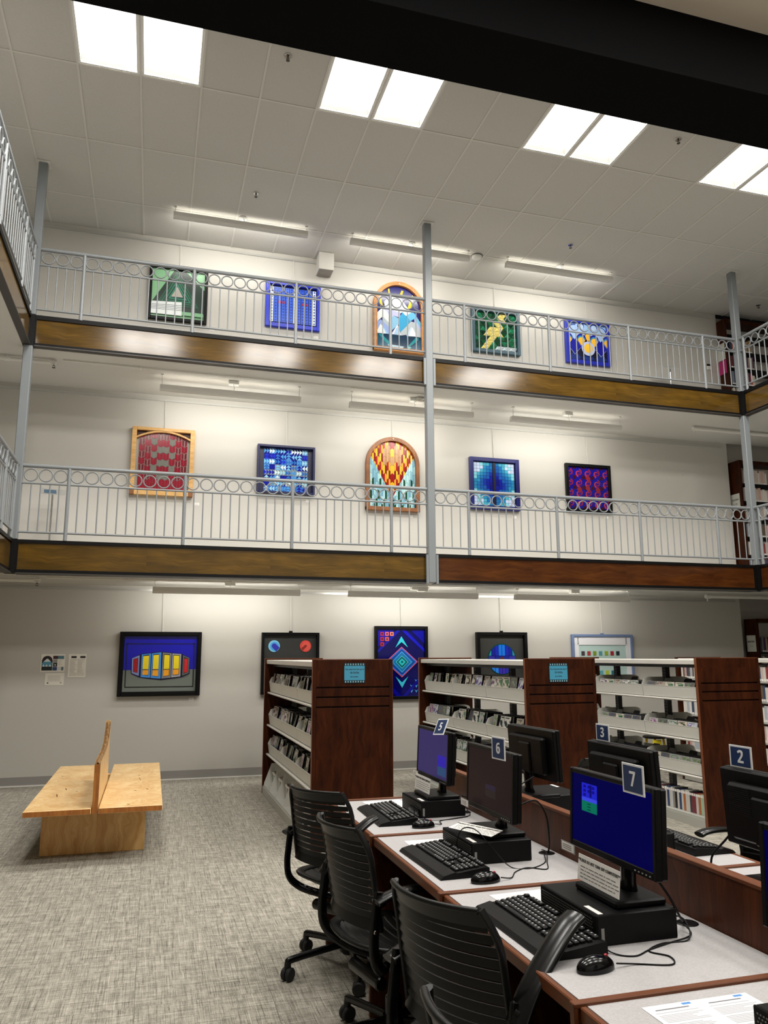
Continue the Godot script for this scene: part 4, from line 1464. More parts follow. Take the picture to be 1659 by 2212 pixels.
var case_mesh = {}
func media_case(h, w, th, cover_h):
	var k = "%s/%s/%s" % [h, w, th]
	if not case_mesh.has(k):
		var s = S()
		cbox(s, Vector3(0, h / 2, 0), Vector3(th, h, w), 0.0015)
		var body = s.commit()
		s = S()
		var x = -th / 2 - 0.0006
		var a = Vector3(x, h / 2 - cover_h / 2, -w / 2 + 0.006); var b = Vector3(x, h / 2 - cover_h / 2, w / 2 - 0.002)
		quad(s, a, b, b + Vector3(0, cover_h, 0), a + Vector3(0, cover_h, 0), Vector3(-1, 0, 0))
		case_mesh[k] = [body, s.commit()]
	return case_mesh[k]

func make_shelving():
	make_covers()
	var rng = RandomNumberGenerator.new()
	rng.seed = 90
	var units = [[1.29, 1.3, 4.19, [1.37, 2.29, 3.2, 4.12], "low dark wood media shelf nearest the bench, leftmost of the row", "leftmost"],
		[3.15, 1.47, 4.345, [1.545, 2.46, 3.37, 4.28], "low dark wood media shelf in the middle behind the violet and blank screens", "middle"],
		[4.85, 1.64, 4.44, [1.69, 2.6, 3.51, 4.38], "low dark wood media shelf with see through back behind the numeral two monitor", "right"]]
	var pairs = media_case(0.19, 0.136, 0.0145, 0.183)
	var cds = media_case(0.125, 0.142, 0.0105, 0.12)
	for u in 3:
		var a = units[u]
		media_unit(a[0], a[1], a[2], a[4], a[3])
		var rest = S()
		for lv in 3:
			var y = [1.137, 0.771, 0.446][lv] + 0.022
			var lvn = ["top", "second", "third"][lv]
			for k in 3:
				var z = a[3][k] + 0.1
				while z < a[3][k + 1] - 0.09:
					if u < 2:
						if rng.randf() < 0.1:
							z += 0.06
							continue
						var turn = rng.randf_range(-0.12, 0.12)
						var lean = rng.randf_range(0.12, 0.3)
						for d in 2:
							var ci = rng.randi() % 14
							var cn = ["white", "light grey", "grey", "cream", "dark", "pale blue", "tan", "bright white", "silver grey", "mid grey", "ivory", "charcoal", "icy blue", "sandy"][ci]
							var x = a[0] + 0.075 + d * 0.03 + rng.randf_range(-0.004, 0.006)
							var t = thing("dvd_case", "%s DVD case, %s row of the %s bin, %s shelf, %s media unit" % [cn, ["front", "second"][d], ["far", "middle", "near"][k], lvn, a[5]], "DVD", Vector3(x, y, z), 0.0, "DVD cases in the %s shelf bins of the %s media shelf" % [lvn, a[5]])
							t.basis = Basis(Vector3.UP, turn) * Basis(Vector3.BACK, -lean)
							part(t, "case", pairs[0], M.black_gloss)
							part(t, "cover", pairs[1], cover_mats[ci])
						for d in range(2, 8):
							var b = Basis(Vector3.UP, turn * 0.5) * Basis(Vector3.BACK, -lean * 0.8)
							box(rest, Vector3(a[0] + 0.08 + d * 0.026, y, z) + b * Vector3(0, 0.093, 0), Vector3(0.0145, 0.186, 0.134), b)
						z += rng.randf_range(0.142, 0.152)
					else:
						var ci = rng.randi() % 14
						var cn = ["white", "light grey", "grey", "cream", "dark", "pale blue", "tan", "bright white", "silver grey", "mid grey", "ivory", "charcoal", "icy blue", "sandy"][ci]
						var t = thing("cd_case", "%s CD case in the %s bin, %s shelf of the right media unit" % [cn, ["far", "middle", "near"][k], lvn], "CD", Vector3(a[0] + 0.072 + rng.randf_range(0, 0.01), y, z), 0.0, "CD cases in the %s shelf bins of the right media shelf" % lvn)
						t.basis = Basis(Vector3.BACK, -0.2)
						part(t, "case", cds[0], cm("b9bab8", 0.15))
						part(t, "cover", cds[1], cover_mats[ci])
						for d in range(1, 10):
							var b = Basis(Vector3.BACK, -0.22)
							box(rest, Vector3(a[0] + 0.072 + d * 0.023, y, z) + b * Vector3(0, 0.06, 0), Vector3(0.0105, 0.12 + rng.randf_range(-0.006, 0.004), 0.14), b)
						z += 0.15
				if u == 2:
					for g in 3:
						var s = S()
						prism(s, [Vector2(-0.06, 0), Vector2(0.06, 0), Vector2(0.06, 0.15), Vector2(0.05, 0.17), Vector2(-0.05, 0.17), Vector2(-0.06, 0.15)], -0.001, 0.001, Transform3D(Basis(Vector3(0, 0, 1), Vector3(0, 1, 0), Vector3(1, 0, 0)), Vector3.ZERO))
						solo("divider_card", "%s divider card %s in the %s CD bin of the %s shelf" % [["grey", "black", "grey"][g], ["at the far end", "in the middle", "at the near end"][g], ["far", "middle", "near"][k], lvn], "divider", s, cm(["7d7d78", "101010"][g % 2], 0.4), Vector3(a[0] + 0.17 + 0.05 * g, y, a[3][k] + 0.18 + 0.25 * g), Basis(Vector3.BACK, -0.45), "divider cards among the CDs")
		var o = solo("filed_cases", ["dark DVD cases filed behind the front rows of the leftmost media shelf", "dark DVD cases filed behind the front rows of the middle media shelf", "grey CD cases filed behind the front rows of the right media shelf"][u], "media cases", rest, M.black_gloss if u < 2 else cm("4a4b4b", 0.2))
		o.set_meta("kind", "stuff")
		# bottom tray: dividers in the left unit, boxed sets in the others
		var zz = a[3][0] + 0.03 if u == 0 else a[3][2] + 0.02
		var z1 = a[3][3] - 0.03
		while zz < z1:
			var th = rng.randf_range(0.024, 0.036)
			if u == 0 and fmod(zz - a[3][0], 0.455) < 0.2:
				zz += 0.04
				continue
			var s = S()
			var hgt = rng.randf_range(0.17, 0.19)
			cbox(s, Vector3(0, hgt / 2, 0), Vector3(0.135, hgt, th - 0.002), 0.002)
			var bc = ["2a3f6a", "17181c", "8c8478", "b06a3c", "7a2f3a", "a9c4a4", "c9c6c0", "3a3a3e", "5a1f28", "c7ccd2"][rng.randi() % 10]
			var label = "%s boxed set in the %s bottom tray of the %s media shelf" % [TONES[bc], "far" if zz < a[3][1] else ("middle" if zz < a[3][2] else "near"), a[5]]
			var t = thing("boxed_set", label, "boxed set", Vector3(a[0] + 0.14, 0.094, zz + th / 2), 0.0, "boxed sets in the bottom tray of the %s media shelf" % a[5])
			part(t, "box", s, cm(bc, 0.3))
			s = S()
			box(s, Vector3(-0.0685, 0.165, 0), Vector3(0.001, 0.022, th - 0.006))
			part(t, "spine_label", s, M.paper)
			zz += th
		if u == 0:
			for k in 6:
				var s = S()
				prism(s, [Vector2(0.0, 0.0), Vector2(0.24, 0.0), Vector2(0.24, 0.24), Vector2(0.08, 0.24), Vector2(0.0, 0.03)], -0.0015, 0.0015)
				var t = thing("tray_divider", "pale slanted tray divider in the leftmost media shelf, %s" % ["farthest one", "second from far", "third from far", "third from near", "second from near", "nearest one"][k], "divider", Vector3(a[0] + 0.012, 0.094, a[3][0] + 0.01 + k * 0.455), 0.0, "tray dividers in the leftmost media shelf")
				part(t, "plate", s, M.bin)
				s = S()
				tube(s, [Vector3(0.09, 0.14, 0.002), Vector3(0.09, 0.19, 0.002), Vector3(0.115, 0.19, 0.002), Vector3(0.115, 0.14, 0.002)], 0.002, 5, true)
				part(t, "hand_slot", s, M.shelf_grey)
	# notices on two end panels
	for a in [[1.643, 1.404, 4.2115, "leftmost"], [3.468, 1.394, 4.3665, "middle"]]:
		var t = thing("borrowing_notice", "blue film strip notice about borrowing ten DVDs on the %s shelf end" % a[3], "notice", Vector3(a[0], a[1], a[2]), 0.0, "borrowing notices")
		var s = S()
		box(s, Vector3(0, 0, 0.002), Vector3(0.19, 0.168, 0.004))
		part(t, "card", s, cm("0c1420", 0.3))
		s = S()
		box(s, Vector3(0, 0, 0.0045), Vector3(0.176, 0.12, 0.001))
		part(t, "blue_field", s, cm("4394b4", 0.3))
		for sy in [-1, 1]:
			for k in 8:
				s = S()
				box(s, Vector3(-0.077 + 0.022 * k, sy * 0.0715, 0.0045), Vector3(0.011, 0.013, 0.001))
				part(t, "film_hole", s, cm("7fb0be", 0.3))
		words(t, "line", "You may borrow up to", 0.0155, Vector3(0, 0.031, 0.0055), Basis.IDENTITY, M.ink, true, 0.0006)
		words(t, "line", "10 DVDs", 0.021, Vector3(0, 0.002, 0.0055), Basis.IDENTITY, M.ink, true, 0.0006)
		words(t, "line", "at a time.", 0.0155, Vector3(0, -0.03, 0.0055), Basis.IDENTITY, M.ink, true, 0.0006)
	book_unit()

const TONES = {"d8d2c8": "cream", "e4e0d8": "white", "c9b9b0": "pale tan", "b8bfc8": "pale blue", "8d3a3c": "dull red", "dcd4d0": "off white", "3c4a66": "navy", "e8e4dd": "ivory", "6a5a4c": "brown", "cfa79c": "pink", "6a2a30": "maroon", "2f3a52": "dark blue", "c9bfae": "beige", "8a6a3c": "ochre", "3a3a40": "charcoal", "b0452c": "orange red", "7a7f88": "grey", "1c1d22": "black", "a89a86": "taupe", "4a2c4e": "purple", "d6cfc4": "bone", "2a3f6a": "blue", "17181c": "jet black", "8c8478": "stone", "b06a3c": "orange", "7a2f3a": "crimson", "a9c4a4": "pale green", "c9c6c0": "light grey", "3a3a3e": "dark grey", "5a1f28": "wine red", "c7ccd2": "silver"}
const ORD = ["lowest", "second lowest", "third", "fourth", "fifth", "sixth", "seventh"]

func book_cols(rng, pale):
	if pale:
		return ["d8d2c8", "e4e0d8", "c9b9b0", "b8bfc8", "8d3a3c", "dcd4d0", "3c4a66", "e8e4dd", "6a5a4c", "cfa79c"][rng.randi() % 10]
	return ["6a2a30", "2f3a52", "c9bfae", "8a6a3c", "3a3a40", "b0452c", "7a7f88", "1c1d22", "a89a86", "4a2c4e", "d6cfc4"][rng.randi() % 11]

var book_mesh = {}
func book(label, group, at, turn, h, th, col):
	var hk = snappedf(h, 0.02)
	var k = "%s/%s" % [hk, snappedf(th, 0.004)]
	if not book_mesh.has(k):
		var s = S()
		cbox(s, Vector3(0, hk / 2, -0.07), Vector3(snappedf(th, 0.004) - 0.002, hk, 0.14), 0.002)
		var l = S()
		box(l, Vector3(0, 0.018, 0.0003), Vector3(snappedf(th, 0.004) - 0.006, 0.026, 0.0006))
		book_mesh[k] = [s.commit(), l.commit()]
	at += Basis(Vector3.UP, turn) * Vector3(snappedf(th, 0.004) / 2, 0, 0)
	var t = thing("book", label, "book", at, turn, group)
	part(t, "cover", book_mesh[k][0], cm(col, 0.4))
	part(t, "spine_label", book_mesh[k][1], M.paper)
	return snappedf(th, 0.004)

func book_unit():
	# fourth unit: book shelves, partly seen through and beside the right media shelf
	var x0 = 6.55
	var za = 1.85
	var zb = 4.45
	var t = thing("book_shelf_unit", "low white topped book shelf behind the right media shelf", "shelf", Vector3(x0 + 0.345, 0, 0))
	for z in [za, zb]:
		var s = S()
		box(s, Vector3(0, 0.757, z), Vector3(0.69, 1.514, 0.03))
		part(t, "end_panel", s, M.mahogany)
	var s = S()
	cbox(s, Vector3(0, 1.478, (za + zb) / 2), Vector3(0.67, 0.045, zb - za - 0.06), 0.004)
	part(t, "top_canopy", s, M.shelf_white)
	s = S()
	box(s, Vector3(0, 0.73, (za + zb) / 2), Vector3(0.02, 1.42, zb - za - 0.04))
	part(t, "back_panel", s, M.post)
	s = S()
	box(s, Vector3(0, 0.04, (za + zb) / 2), Vector3(0.68, 0.08, zb - za - 0.04))
	part(t, "base", s, M.shelf_grey)
	var rng = RandomNumberGenerator.new()
	rng.seed = 17
	for lv in 6:
		var y = 1.245 - 0.222 * lv
		for sx in [-1, 1]:
			s = S()
			box(s, Vector3(sx * 0.17, y - 0.008, (za + zb) / 2), Vector3(0.31, 0.014, zb - za - 0.04))
			part(t, "shelf_board", s, M.shelf_grey)
		if y < 0.2:
			continue
		for r in [[za + 0.05, za + 0.45], [3.0, 3.62]]:
			var z = r[0]
			while z < r[1]:
				var th = rng.randf_range(0.03, 0.05)
				var bc = book_cols(rng, true)
				z += book("%s book at the %s end of the white topped shelf, %s board" % [TONES[bc], "far" if z < 2.5 else "near", ["top", "second", "third", "fourth", "fifth", "sixth"][lv]], "books on the white topped book shelf", Vector3(x0 + 0.035, y, z), -PI / 2, rng.randf_range(0.15, 0.19), th, bc)

func make_bookcases():
	var rng = RandomNumberGenerator.new()
	rng.seed = 23
	for lv in 3:
		var f = [FU - 0.05, FL - 0.05, 0.0][lv]
		var top = [7.27, 4.75, 2.115][lv]
		var x0 = [9.22, 9.27, 9.34][lv]
		var n = ["upper", "lower", "ground"][lv]
		var t = thing("bookcase", "tall dark wood bookcase at the right end of the %s level" % n, "bookcase", Vector3(x0, f, 0.0), 0.0, "tall bookcases at the right")
		var h = top - f
		var z0 = -0.08
		var z1 = 0.2
		for x in [0.0, 1.8, 3.5]:
			var s = S()
			cbox(s, Vector3(x + 0.02, h / 2, (z0 + z1) / 2), Vector3(0.04, h, z1 - z0), 0.003)
			part(t, "side_panel", s, M.mahogany)
		var s = S()
		box(s, Vector3(1.77, h - 0.03, (z0 + z1) / 2), Vector3(3.5, 0.06, z1 - z0))
		part(t, "top_board", s, M.mahogany)
		s = S()
		box(s, Vector3(1.77, h / 2, z0 + 0.005), Vector3(3.5, h, 0.01))
		part(t, "back_panel", s, M.wall)
		var ys = []
		var y = 0.08
		while y < h - 0.25:
			ys.append(y)
			y += 0.30
		for k in ys.size():
			s = S()
			box(s, Vector3(1.77, ys[k] - 0.012, (z0 + z1) / 2), Vector3(3.48, 0.022, z1 - z0 - 0.02))
			part(t, "shelf_board", s, M.steel_dark)
			if ys[k] + 0.3 > h - 0.02 or (lv == 2 and ys[k] < 1.1):
				continue
			var x = 0.1
			while x < 0.55:
				var th = rng.randf_range(0.028, 0.05)
				var tall = rng.randf_range(0.19, 0.25)
				var bc = book_cols(rng, lv == 1)
				x += book("%s book on the %s board of the %s level bookcase" % [TONES[bc], ORD[mini(k, 6)], n], "books in the tall bookcase on the %s level" % n, Vector3(x0 + x, f + ys[k], z1 - 0.03), 0.0, tall, th, bc)
	# signs on the bookcase ends
	for a in [[9.266, 4.06, 0.06, ["FICTION", "Jo - Mor"], "white shelf sign on the lower level bookcase end"], [9.336, 1.72, 0.06, ["MYSTERY", "P - Z"], "white shelf sign on the ground level bookcase end"]]:
		var t = thing("shelf_sign", a[4], "sign", Vector3(a[0], a[1], a[2]), -PI / 2, "shelf signs")
		var s = S()
		box(s, Vector3(0, 0, 0.002), Vector3(0.2, 0.26, 0.004))
		part(t, "plate", s, cm("cfd0c8", 0.4))
		words(t, "line", a[3][0], 0.036, Vector3(0, 0.03, 0.005), Basis.IDENTITY, M.ink, true, 0.001)
		words(t, "line", a[3][1], 0.026, Vector3(0, -0.04, 0.005), Basis.IDENTITY, M.ink, false, 0.001)
	var t = thing("shelf_sign", "white and magenta sign on the upper level bookcase end", "sign", Vector3(9.216, 6.55, 0.06), -PI / 2, "shelf signs")
	var s = S()
	box(s, Vector3(0, 0.14, 0.002), Vector3(0.22, 0.3, 0.004))
	part(t, "plate", s, cm("cfd0c8", 0.4))
	s = S()
	box(s, Vector3(0, -0.14, 0.002), Vector3(0.24, 0.24, 0.004))
	part(t, "magenta_plate", s, cm("b0246c", 0.4))

# ------------------------------------------------------------------ desks
func make_desks():
	var zs = [6.21, 7.11, 8.01, 8.91, 9.81]
	var t = thing("desk_partition", "long low mahogany partition running between the two rows of desks", "partition", Vector3(1.675, 0, 8.01))
	var s = S()
	box(s, Vector3(0, 0.452, 0), Vector3(0.034, 0.904, 3.6))
	part(t, "panel", s, M.desk_wood)
	s = S()
	cbox(s, Vector3(0, 0.908, 0), Vector3(0.04, 0.012, 3.6), 0.002)
	part(t, "top_edge", s, M.desk_trim)
	for side in 2:
		var d = [-1.0, 1.0][side]
		var x1 = 1.675 + d * 0.019
		var x0 = 1.675 + d * 0.677
		for k in 4:
			var label = "pale grey desk %s" % [["under the violet screen monitor, farthest of the left row", "under the blank dark screen monitor", "under the bright blue screen monitor", "at the lower right corner with printed sheets"], ["at the far end of the right row, under the unnumbered monitor", "under the monitor whose back carries numeral three", "under the monitor whose back carries numeral two", "at the near end of the right row"]][side][k]
			var o = thing("desk", label, "desk", Vector3((x0 + x1) / 2, 0, (zs[k] + zs[k + 1]) / 2), 0.0, "computer desks")
			s = S()
			box(s, Vector3(-d * 0.01, 0.726, 0), Vector3(0.638, 0.028, 0.878))
			part(o, "top", s, M.laminate)
			s = S()
			cbox(s, Vector3(d * 0.32, 0.7235, 0), Vector3(0.018, 0.035, 0.878), 0.003)
			part(o, "front_edge", s, M.desk_trim)
			s = S()
			box(s, Vector3(d * 0.14, 0.685, 0), Vector3(0.018, 0.05, 0.86))
			part(o, "apron", s, M.desk_wood)
			s = S()
			lathe(s, [Vector2(0.0, 0.003), Vector2(0.03, 0.003), Vector2(0.034, 0.001), Vector2(0.034, 0.0)], 20, Vector3(-d * 0.285, 0.74, 0.04 if side == 0 else -0.04))
			part(o, "cable_grommet", s, M.black)
		for k in 5:
			var o = thing("desk_divider", "upright brown divider panel %s" % [["at the far end of the left desk row", "between the violet and blank screen places", "between the blank and blue screen places", "on the near side of the blue screen place", "closing the near end of the left desk row"], ["at the far end of the right desk row", "between the unnumbered and numeral three places", "between the numeral three and numeral two places", "on the near side of the numeral two place", "closing the near end of the right desk row"]][side][k], "divider", Vector3((x0 + x1) / 2, 0, zs[k]), 0.0, "desk dividers")
			s = S()
			box(s, Vector3(d * 0.005, 0.369, 0), Vector3(0.652, 0.738, 0.016))
			part(o, "panel", s, M.desk_wood)
			s = S()
			cbox(s, Vector3(d * 0.012, 0.742, 0), Vector3(0.665, 0.012, 0.022), 0.002)
			cbox(s, Vector3(d * 0.338, 0.372, 0), Vector3(0.012, 0.738, 0.022), 0.002)
			part(o, "edge_band", s, M.desk_trim)

# ------------------------------------------------------------------ computers
func screen_material(kind):
	var img = Image.create(256, 144, false, Image.FORMAT_RGB8)
	if kind == 7 or kind == 8:
		img.fill(Color(0.0, 0.0, 0.26))
		if kind == 7:
			img.fill_rect(Rect2i(34, 16, 54, 30), Color(0.12, 0.14, 0.75))
			for k in 7:
				img.fill_rect(Rect2i(40 + (k % 3) * 15, 20 + (k / 3) * 9, 9, 6), Color(0.06, 0.05, 0.5))
			img.fill_rect(Rect2i(62, 18, 7, 26), Color(0.05, 0.04, 0.42))
			img.fill_rect(Rect2i(34, 46, 54, 8), Color(0.22, 0.27, 0.85))
			img.fill_rect(Rect2i(34, 54, 54, 22), Color(0.02, 0.42, 0.33))
			for k in 3:
				img.fill_rect(Rect2i(54, 58 + k * 6, 12, 2), Color(0.0, 0.22, 0.2))
	elif kind == 5:
		img.fill(Color(0.20, 0.17, 0.36))
		img.fill_rect(Rect2i(178, 70, 70, 36), Color(0.17, 0.12, 0.62))
		img.fill_rect(Rect2i(178, 106, 70, 28), Color(0.14, 0.27, 0.42))
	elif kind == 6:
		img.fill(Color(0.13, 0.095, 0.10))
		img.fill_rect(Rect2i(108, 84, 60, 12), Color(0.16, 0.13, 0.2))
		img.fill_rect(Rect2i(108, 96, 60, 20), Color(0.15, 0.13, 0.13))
	else:
		img.fill(Color(0.01, 0.01, 0.02))
	var m = mat(Color(0.005, 0.005, 0.006), 0.3, 0.0, 0.12)
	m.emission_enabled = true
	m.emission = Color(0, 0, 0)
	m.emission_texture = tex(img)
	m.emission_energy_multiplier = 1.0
	return m

# local axes: the screen looks towards +z, x runs to the user's right; origin under the foot
func monitor(label, at, turn, y0, y1, kind):
	var w = 0.478
	var h = y1 - y0
	var t = thing("computer_monitor", label, "monitor", at, turn, "computer monitors")
	var c = (y0 + y1) / 2 - at.y
	var tilt = Basis(Vector3.RIGHT, -0.05)
	var s = S()
	cbox(s, Vector3(0, 0.01, -0.005), Vector3(0.232, 0.02, 0.172), 0.005)
	part(t, "foot", s, M.black)
	s = S()
	tube(s, [Vector3(0, 0.015, -0.035), Vector3(0, 0.04, -0.038), Vector3(0, c - h * 0.3, -0.045)], 0.034, 10, false, 0.018, Vector3.RIGHT, [1.35, 1.0, 0.95])
	part(t, "neck", s, M.black_gloss)
	s = S()
	var fw = 0.016
	for a in [[-w / 2 + fw / 2, 0.0, fw, h], [w / 2 - fw / 2, 0.0, fw, h], [0.0, h / 2 - fw / 2, w - 2 * fw, fw], [0.0, -h / 2 + 0.011, w - 2 * fw, 0.022]]:
		cbox(s, Vector3(a[0], a[1], 0.008), Vector3(a[2] + 0.001, a[3], 0.022), 0.003)
	part(t, "bezel", s, M.black, Vector3(0, c, 0), tilt)
	s = S()
	cbox(s, Vector3(0, 0, -0.012), Vector3(w - 0.004, h - 0.004, 0.022), 0.004)
	var back = part(t, "back_shell", s, M.black, Vector3(0, c, 0), tilt)
	s = S()
	cbox(s, Vector3(0, -0.005, -0.038), Vector3(w * 0.72, h * 0.72, 0.034), 0.008)
	part(back, "back_bulge", s, M.black)
	s = S()
	cbox(s, Vector3(0, -0.02, -0.058), Vector3(0.11, h * 0.6, 0.014), 0.006)
	part(back, "stand_cover", s, M.black)
	s = S()
	for k in 14:
		for sx in [-1, 1]:
			box(s, Vector3(sx * 0.115, h * 0.3 - k * 0.0065, -0.0555), Vector3(0.1, 0.0028, 0.002))
	part(back, "vent_ribs", s, M.key).set_meta("kind", "stuff")
	s = S()
	quad(s, Vector3(-w / 2 + fw, -h / 2 + 0.022, 0.0165), Vector3(w / 2 - fw, -h / 2 + 0.022, 0.0165), Vector3(w / 2 - fw, h / 2 - fw, 0.0165), Vector3(-w / 2 + fw, h / 2 - fw, 0.0165), Vector3(0, 0, 1))
	part(t, "screen", s, screen_material(kind), Vector3(0, c, 0), tilt)
	s = S()
	for k in 5:
		box(s, Vector3(w / 2 - 0.1 + k * 0.018, -h / 2 + 0.009, 0.0195), Vector3(0.006, 0.003, 0.002))
	part(t, "buttons", s, M.key_mark, Vector3(0, c, 0), tilt).set_meta("kind", "stuff")
	return t

func tower(label, at, turn, w, d):
	var h = 0.082
	var t = thing("desktop_computer", label, "computer", at, turn, "flat black desktop computers")
	var s = S()
	cbox(s, Vector3(0, h / 2, -d / 2), Vector3(w, h, d - 0.006), 0.003)
	part(t, "chassis", s, M.black)
	s = S()
	cbox(s, Vector3(0, h / 2, -0.002), Vector3(w, h, 0.008), 0.002)
	part(t, "front_plate", s, M.black_matte)
	# perforated grille: rows of small holes with bright rims
	s = S()
	for r in 8:
		for k in 34:
			if r > 3 and k > 14:
				continue
			box(s, Vector3(-w / 2 + 0.014 + k * 0.0089 + (r % 2) * 0.0044, h - 0.012 - r * 0.0078, 0.0025), Vector3(0.0048, 0.0034, 0.0012))
	part(t, "grille", s, cm("4a4844", 0.35)).set_meta("kind", "stuff")
	s = S()
	cbox(s, Vector3(0.055, h * 0.3, 0.003), Vector3(w * 0.56, 0.03, 0.004), 0.001)
	part(t, "drive_door", s, M.black_gloss)
	s = S()
	box(s, Vector3(w / 2 - 0.05, h + 0.0003, -0.022), Vector3(0.08, 0.0008, 0.016))
	part(t, "asset_label", s, M.paper)
	s = S()
	box(s, Vector3(w / 2 + 0.0004, h * 0.35, -0.02), Vector3(0.001, 0.038, 0.01))
	part(t, "serial_label", s, cm("8f8f8c", 0.5))
	return t

var key_meshes = {}
func keyboard(label, at, turn, spots_only = false):
	var t = thing("keyboard", label, "keyboard", at, turn, "black keyboards")
	var s = S()
	# wedge body with a palm rest towards the user (+z)
	var prof = [Vector2(-0.085, 0.0), Vector2(-0.085, 0.03), Vector2(-0.07, 0.032), Vector2(0.045, 0.02), Vector2(0.055, 0.024), Vector2(0.1, 0.014), Vector2(0.112, 0.004), Vector2(0.112, 0.0)]
	prism(s, prof, -0.23, 0.23, Transform3D(Basis(Vector3(0, 0, 1), Vector3(0, 1, 0), Vector3(1, 0, 0)), Vector3.ZERO))
	part(t, "body", s, M.black)
	var marks = S()
	var slope = Basis(Vector3.RIGHT, 0.104)
	for r in 6:
		var z = -0.068 + r * 0.0195 + (0.006 if r > 0 else 0.0)
		var y = 0.0315 - (z + 0.07) * 0.104 + 0.004
		var x = -0.218
		var k = 0
		while x < 0.218:
			var w = 0.019
			if r == 5 and k == 3:
				w = 0.112
			elif r == 5 and k < 3 or (r > 1 and k == 0):
				w = 0.027
			elif (r in [1, 2, 3, 4] and k == 13):
				w = 0.034
			if x + w > 0.222:
				break
			var gap = (x > 0.062 and x < 0.076) or (x > 0.132 and x < 0.146)
			if gap:
				x += 0.012
				continue
			if not ((r == 4 or r == 3) and x > 0.074 and x < 0.13 and not (r == 4 and x > 0.09 and x < 0.11)) and not (r == 0 and (k in [1, 6, 11])):
				var mk = snappedf(w, 0.001)
				if not key_meshes.has(mk):
					var ks = S()
					cbox(ks, Vector3(0, 0, 0), Vector3(mk - 0.0035, 0.009, 0.0165), 0.002)
					key_meshes[mk] = ks.commit()
				part(t, "key", key_meshes[mk], M.key, Vector3(x + w / 2, y, z), slope)
				box(marks, Vector3(x + w / 2 - (0.002 if w < 0.1 else 0.0), y + 0.0047, z - 0.002), Vector3(0.0062, 0.0006, 0.0058) if w < 0.1 else Vector3(0.001, 0.0004, 0.001), slope)
			x += w
			k += 1
	part(t, "legends", marks, M.key_mark).set_meta("kind", "stuff")
	return t

func mouse(label, at, turn):
	var t = thing("computer_mouse", label, "mouse", at, turn, "black mice")
	var s = S()
	blob(s, Vector3(0, 0.006, 0), Vector3(0.031, 0.032, 0.058), 0.0005, 20, 14)
	part(t, "body", s, M.black_gloss)
	s = S()
	lathe(s, [Vector2(0.0, -0.003), Vector2(0.006, -0.003), Vector2(0.007, 0.0), Vector2(0.006, 0.003), Vector2(0.0, 0.003)], 14, Vector3(0, 0.0285, -0.035), Basis(Vector3.BACK, PI / 2))
	part(t, "scroll_wheel", s, cm("b0202c", 0.4))
	return t

func cable(label, pts, r = 0.0022, group = "black computer cables"):
	var s = S()
	tube(s, smooth(pts, 8), r, 6)
	return solo("computer_cable", label, "cable", s, M.black, Vector3.ZERO, Basis.IDENTITY, group)

func number_sign(txt, label, at, turn, w = 0.106, h = 0.084):
	var t = thing("number_sign", label, "sign", at, 0.0, "computer number signs")
	t.basis = turn
	var s = S()
	box(s, Vector3.ZERO, Vector3(w, h, 0.003))
	part(t, "card", s, M.sign_white)
	s = S()
	box(s, Vector3(0, 0.0, 0.0018), Vector3(w - 0.014, h - 0.012, 0.0008))
	part(t, "blue_field", s, M.sign_blue)
	words(t, "numeral", txt, 0.058, Vector3(0, 0, 0.0028), Basis.IDENTITY, M.sign_white, true, 0.001)
	return t

func notice_card(label, at, turn, big):
	var t = thing("notice_card", label, "card", at, 0.0, "notice cards at the computers")
	t.basis = turn
	var s = S()
	box(s, Vector3.ZERO, Vector3(0.232, 0.075, 0.0016))
	part(t, "card", s, M.paper)
	words(t, "heading", "**PLEASE DO NOT TURN OFF COMPUTERS**", 0.0115, Vector3(0, 0.022, 0.0014), Basis.IDENTITY, M.ink, true, 0.0005)
	s = S()
	var rng = RandomNumberGenerator.new()
	rng.seed = 9
	for k in 4:
		var x = -0.1
		while x < 0.1:
			var l = rng.randf_range(0.008, 0.03)
			box(s, Vector3(x + l / 2, 0.004 - k * 0.01, 0.001), Vector3(l, 0.0022, 0.0004))
			x += l + 0.005
	part(t, "small_print", s, cm("6a6a6a", 0.6)).set_meta("kind", "stuff")
	return t

func tag_card(label, at, turn):
	var s = S()
	box(s, Vector3.ZERO, Vector3(0.088, 0.03, 0.001))
	var t = thing("tag_card", label, "card", at, turn, "small tags on the monitors")
	part(t, "clear_sleeve", s, cm("9a9a9a", 0.2))
	s = S()
	box(s, Vector3(0, 0, 0.0008), Vector3(0.076, 0.024, 0.0006))
	part(t, "paper", s, M.paper)
	s = S()
	for k in 3:
		box(s, Vector3(-0.004, 0.006 - k * 0.006, 0.0013), Vector3(0.056, 0.0018, 0.0003))
	part(t, "small_print", s, cm("55555a", 0.6)).set_meta("kind", "stuff")

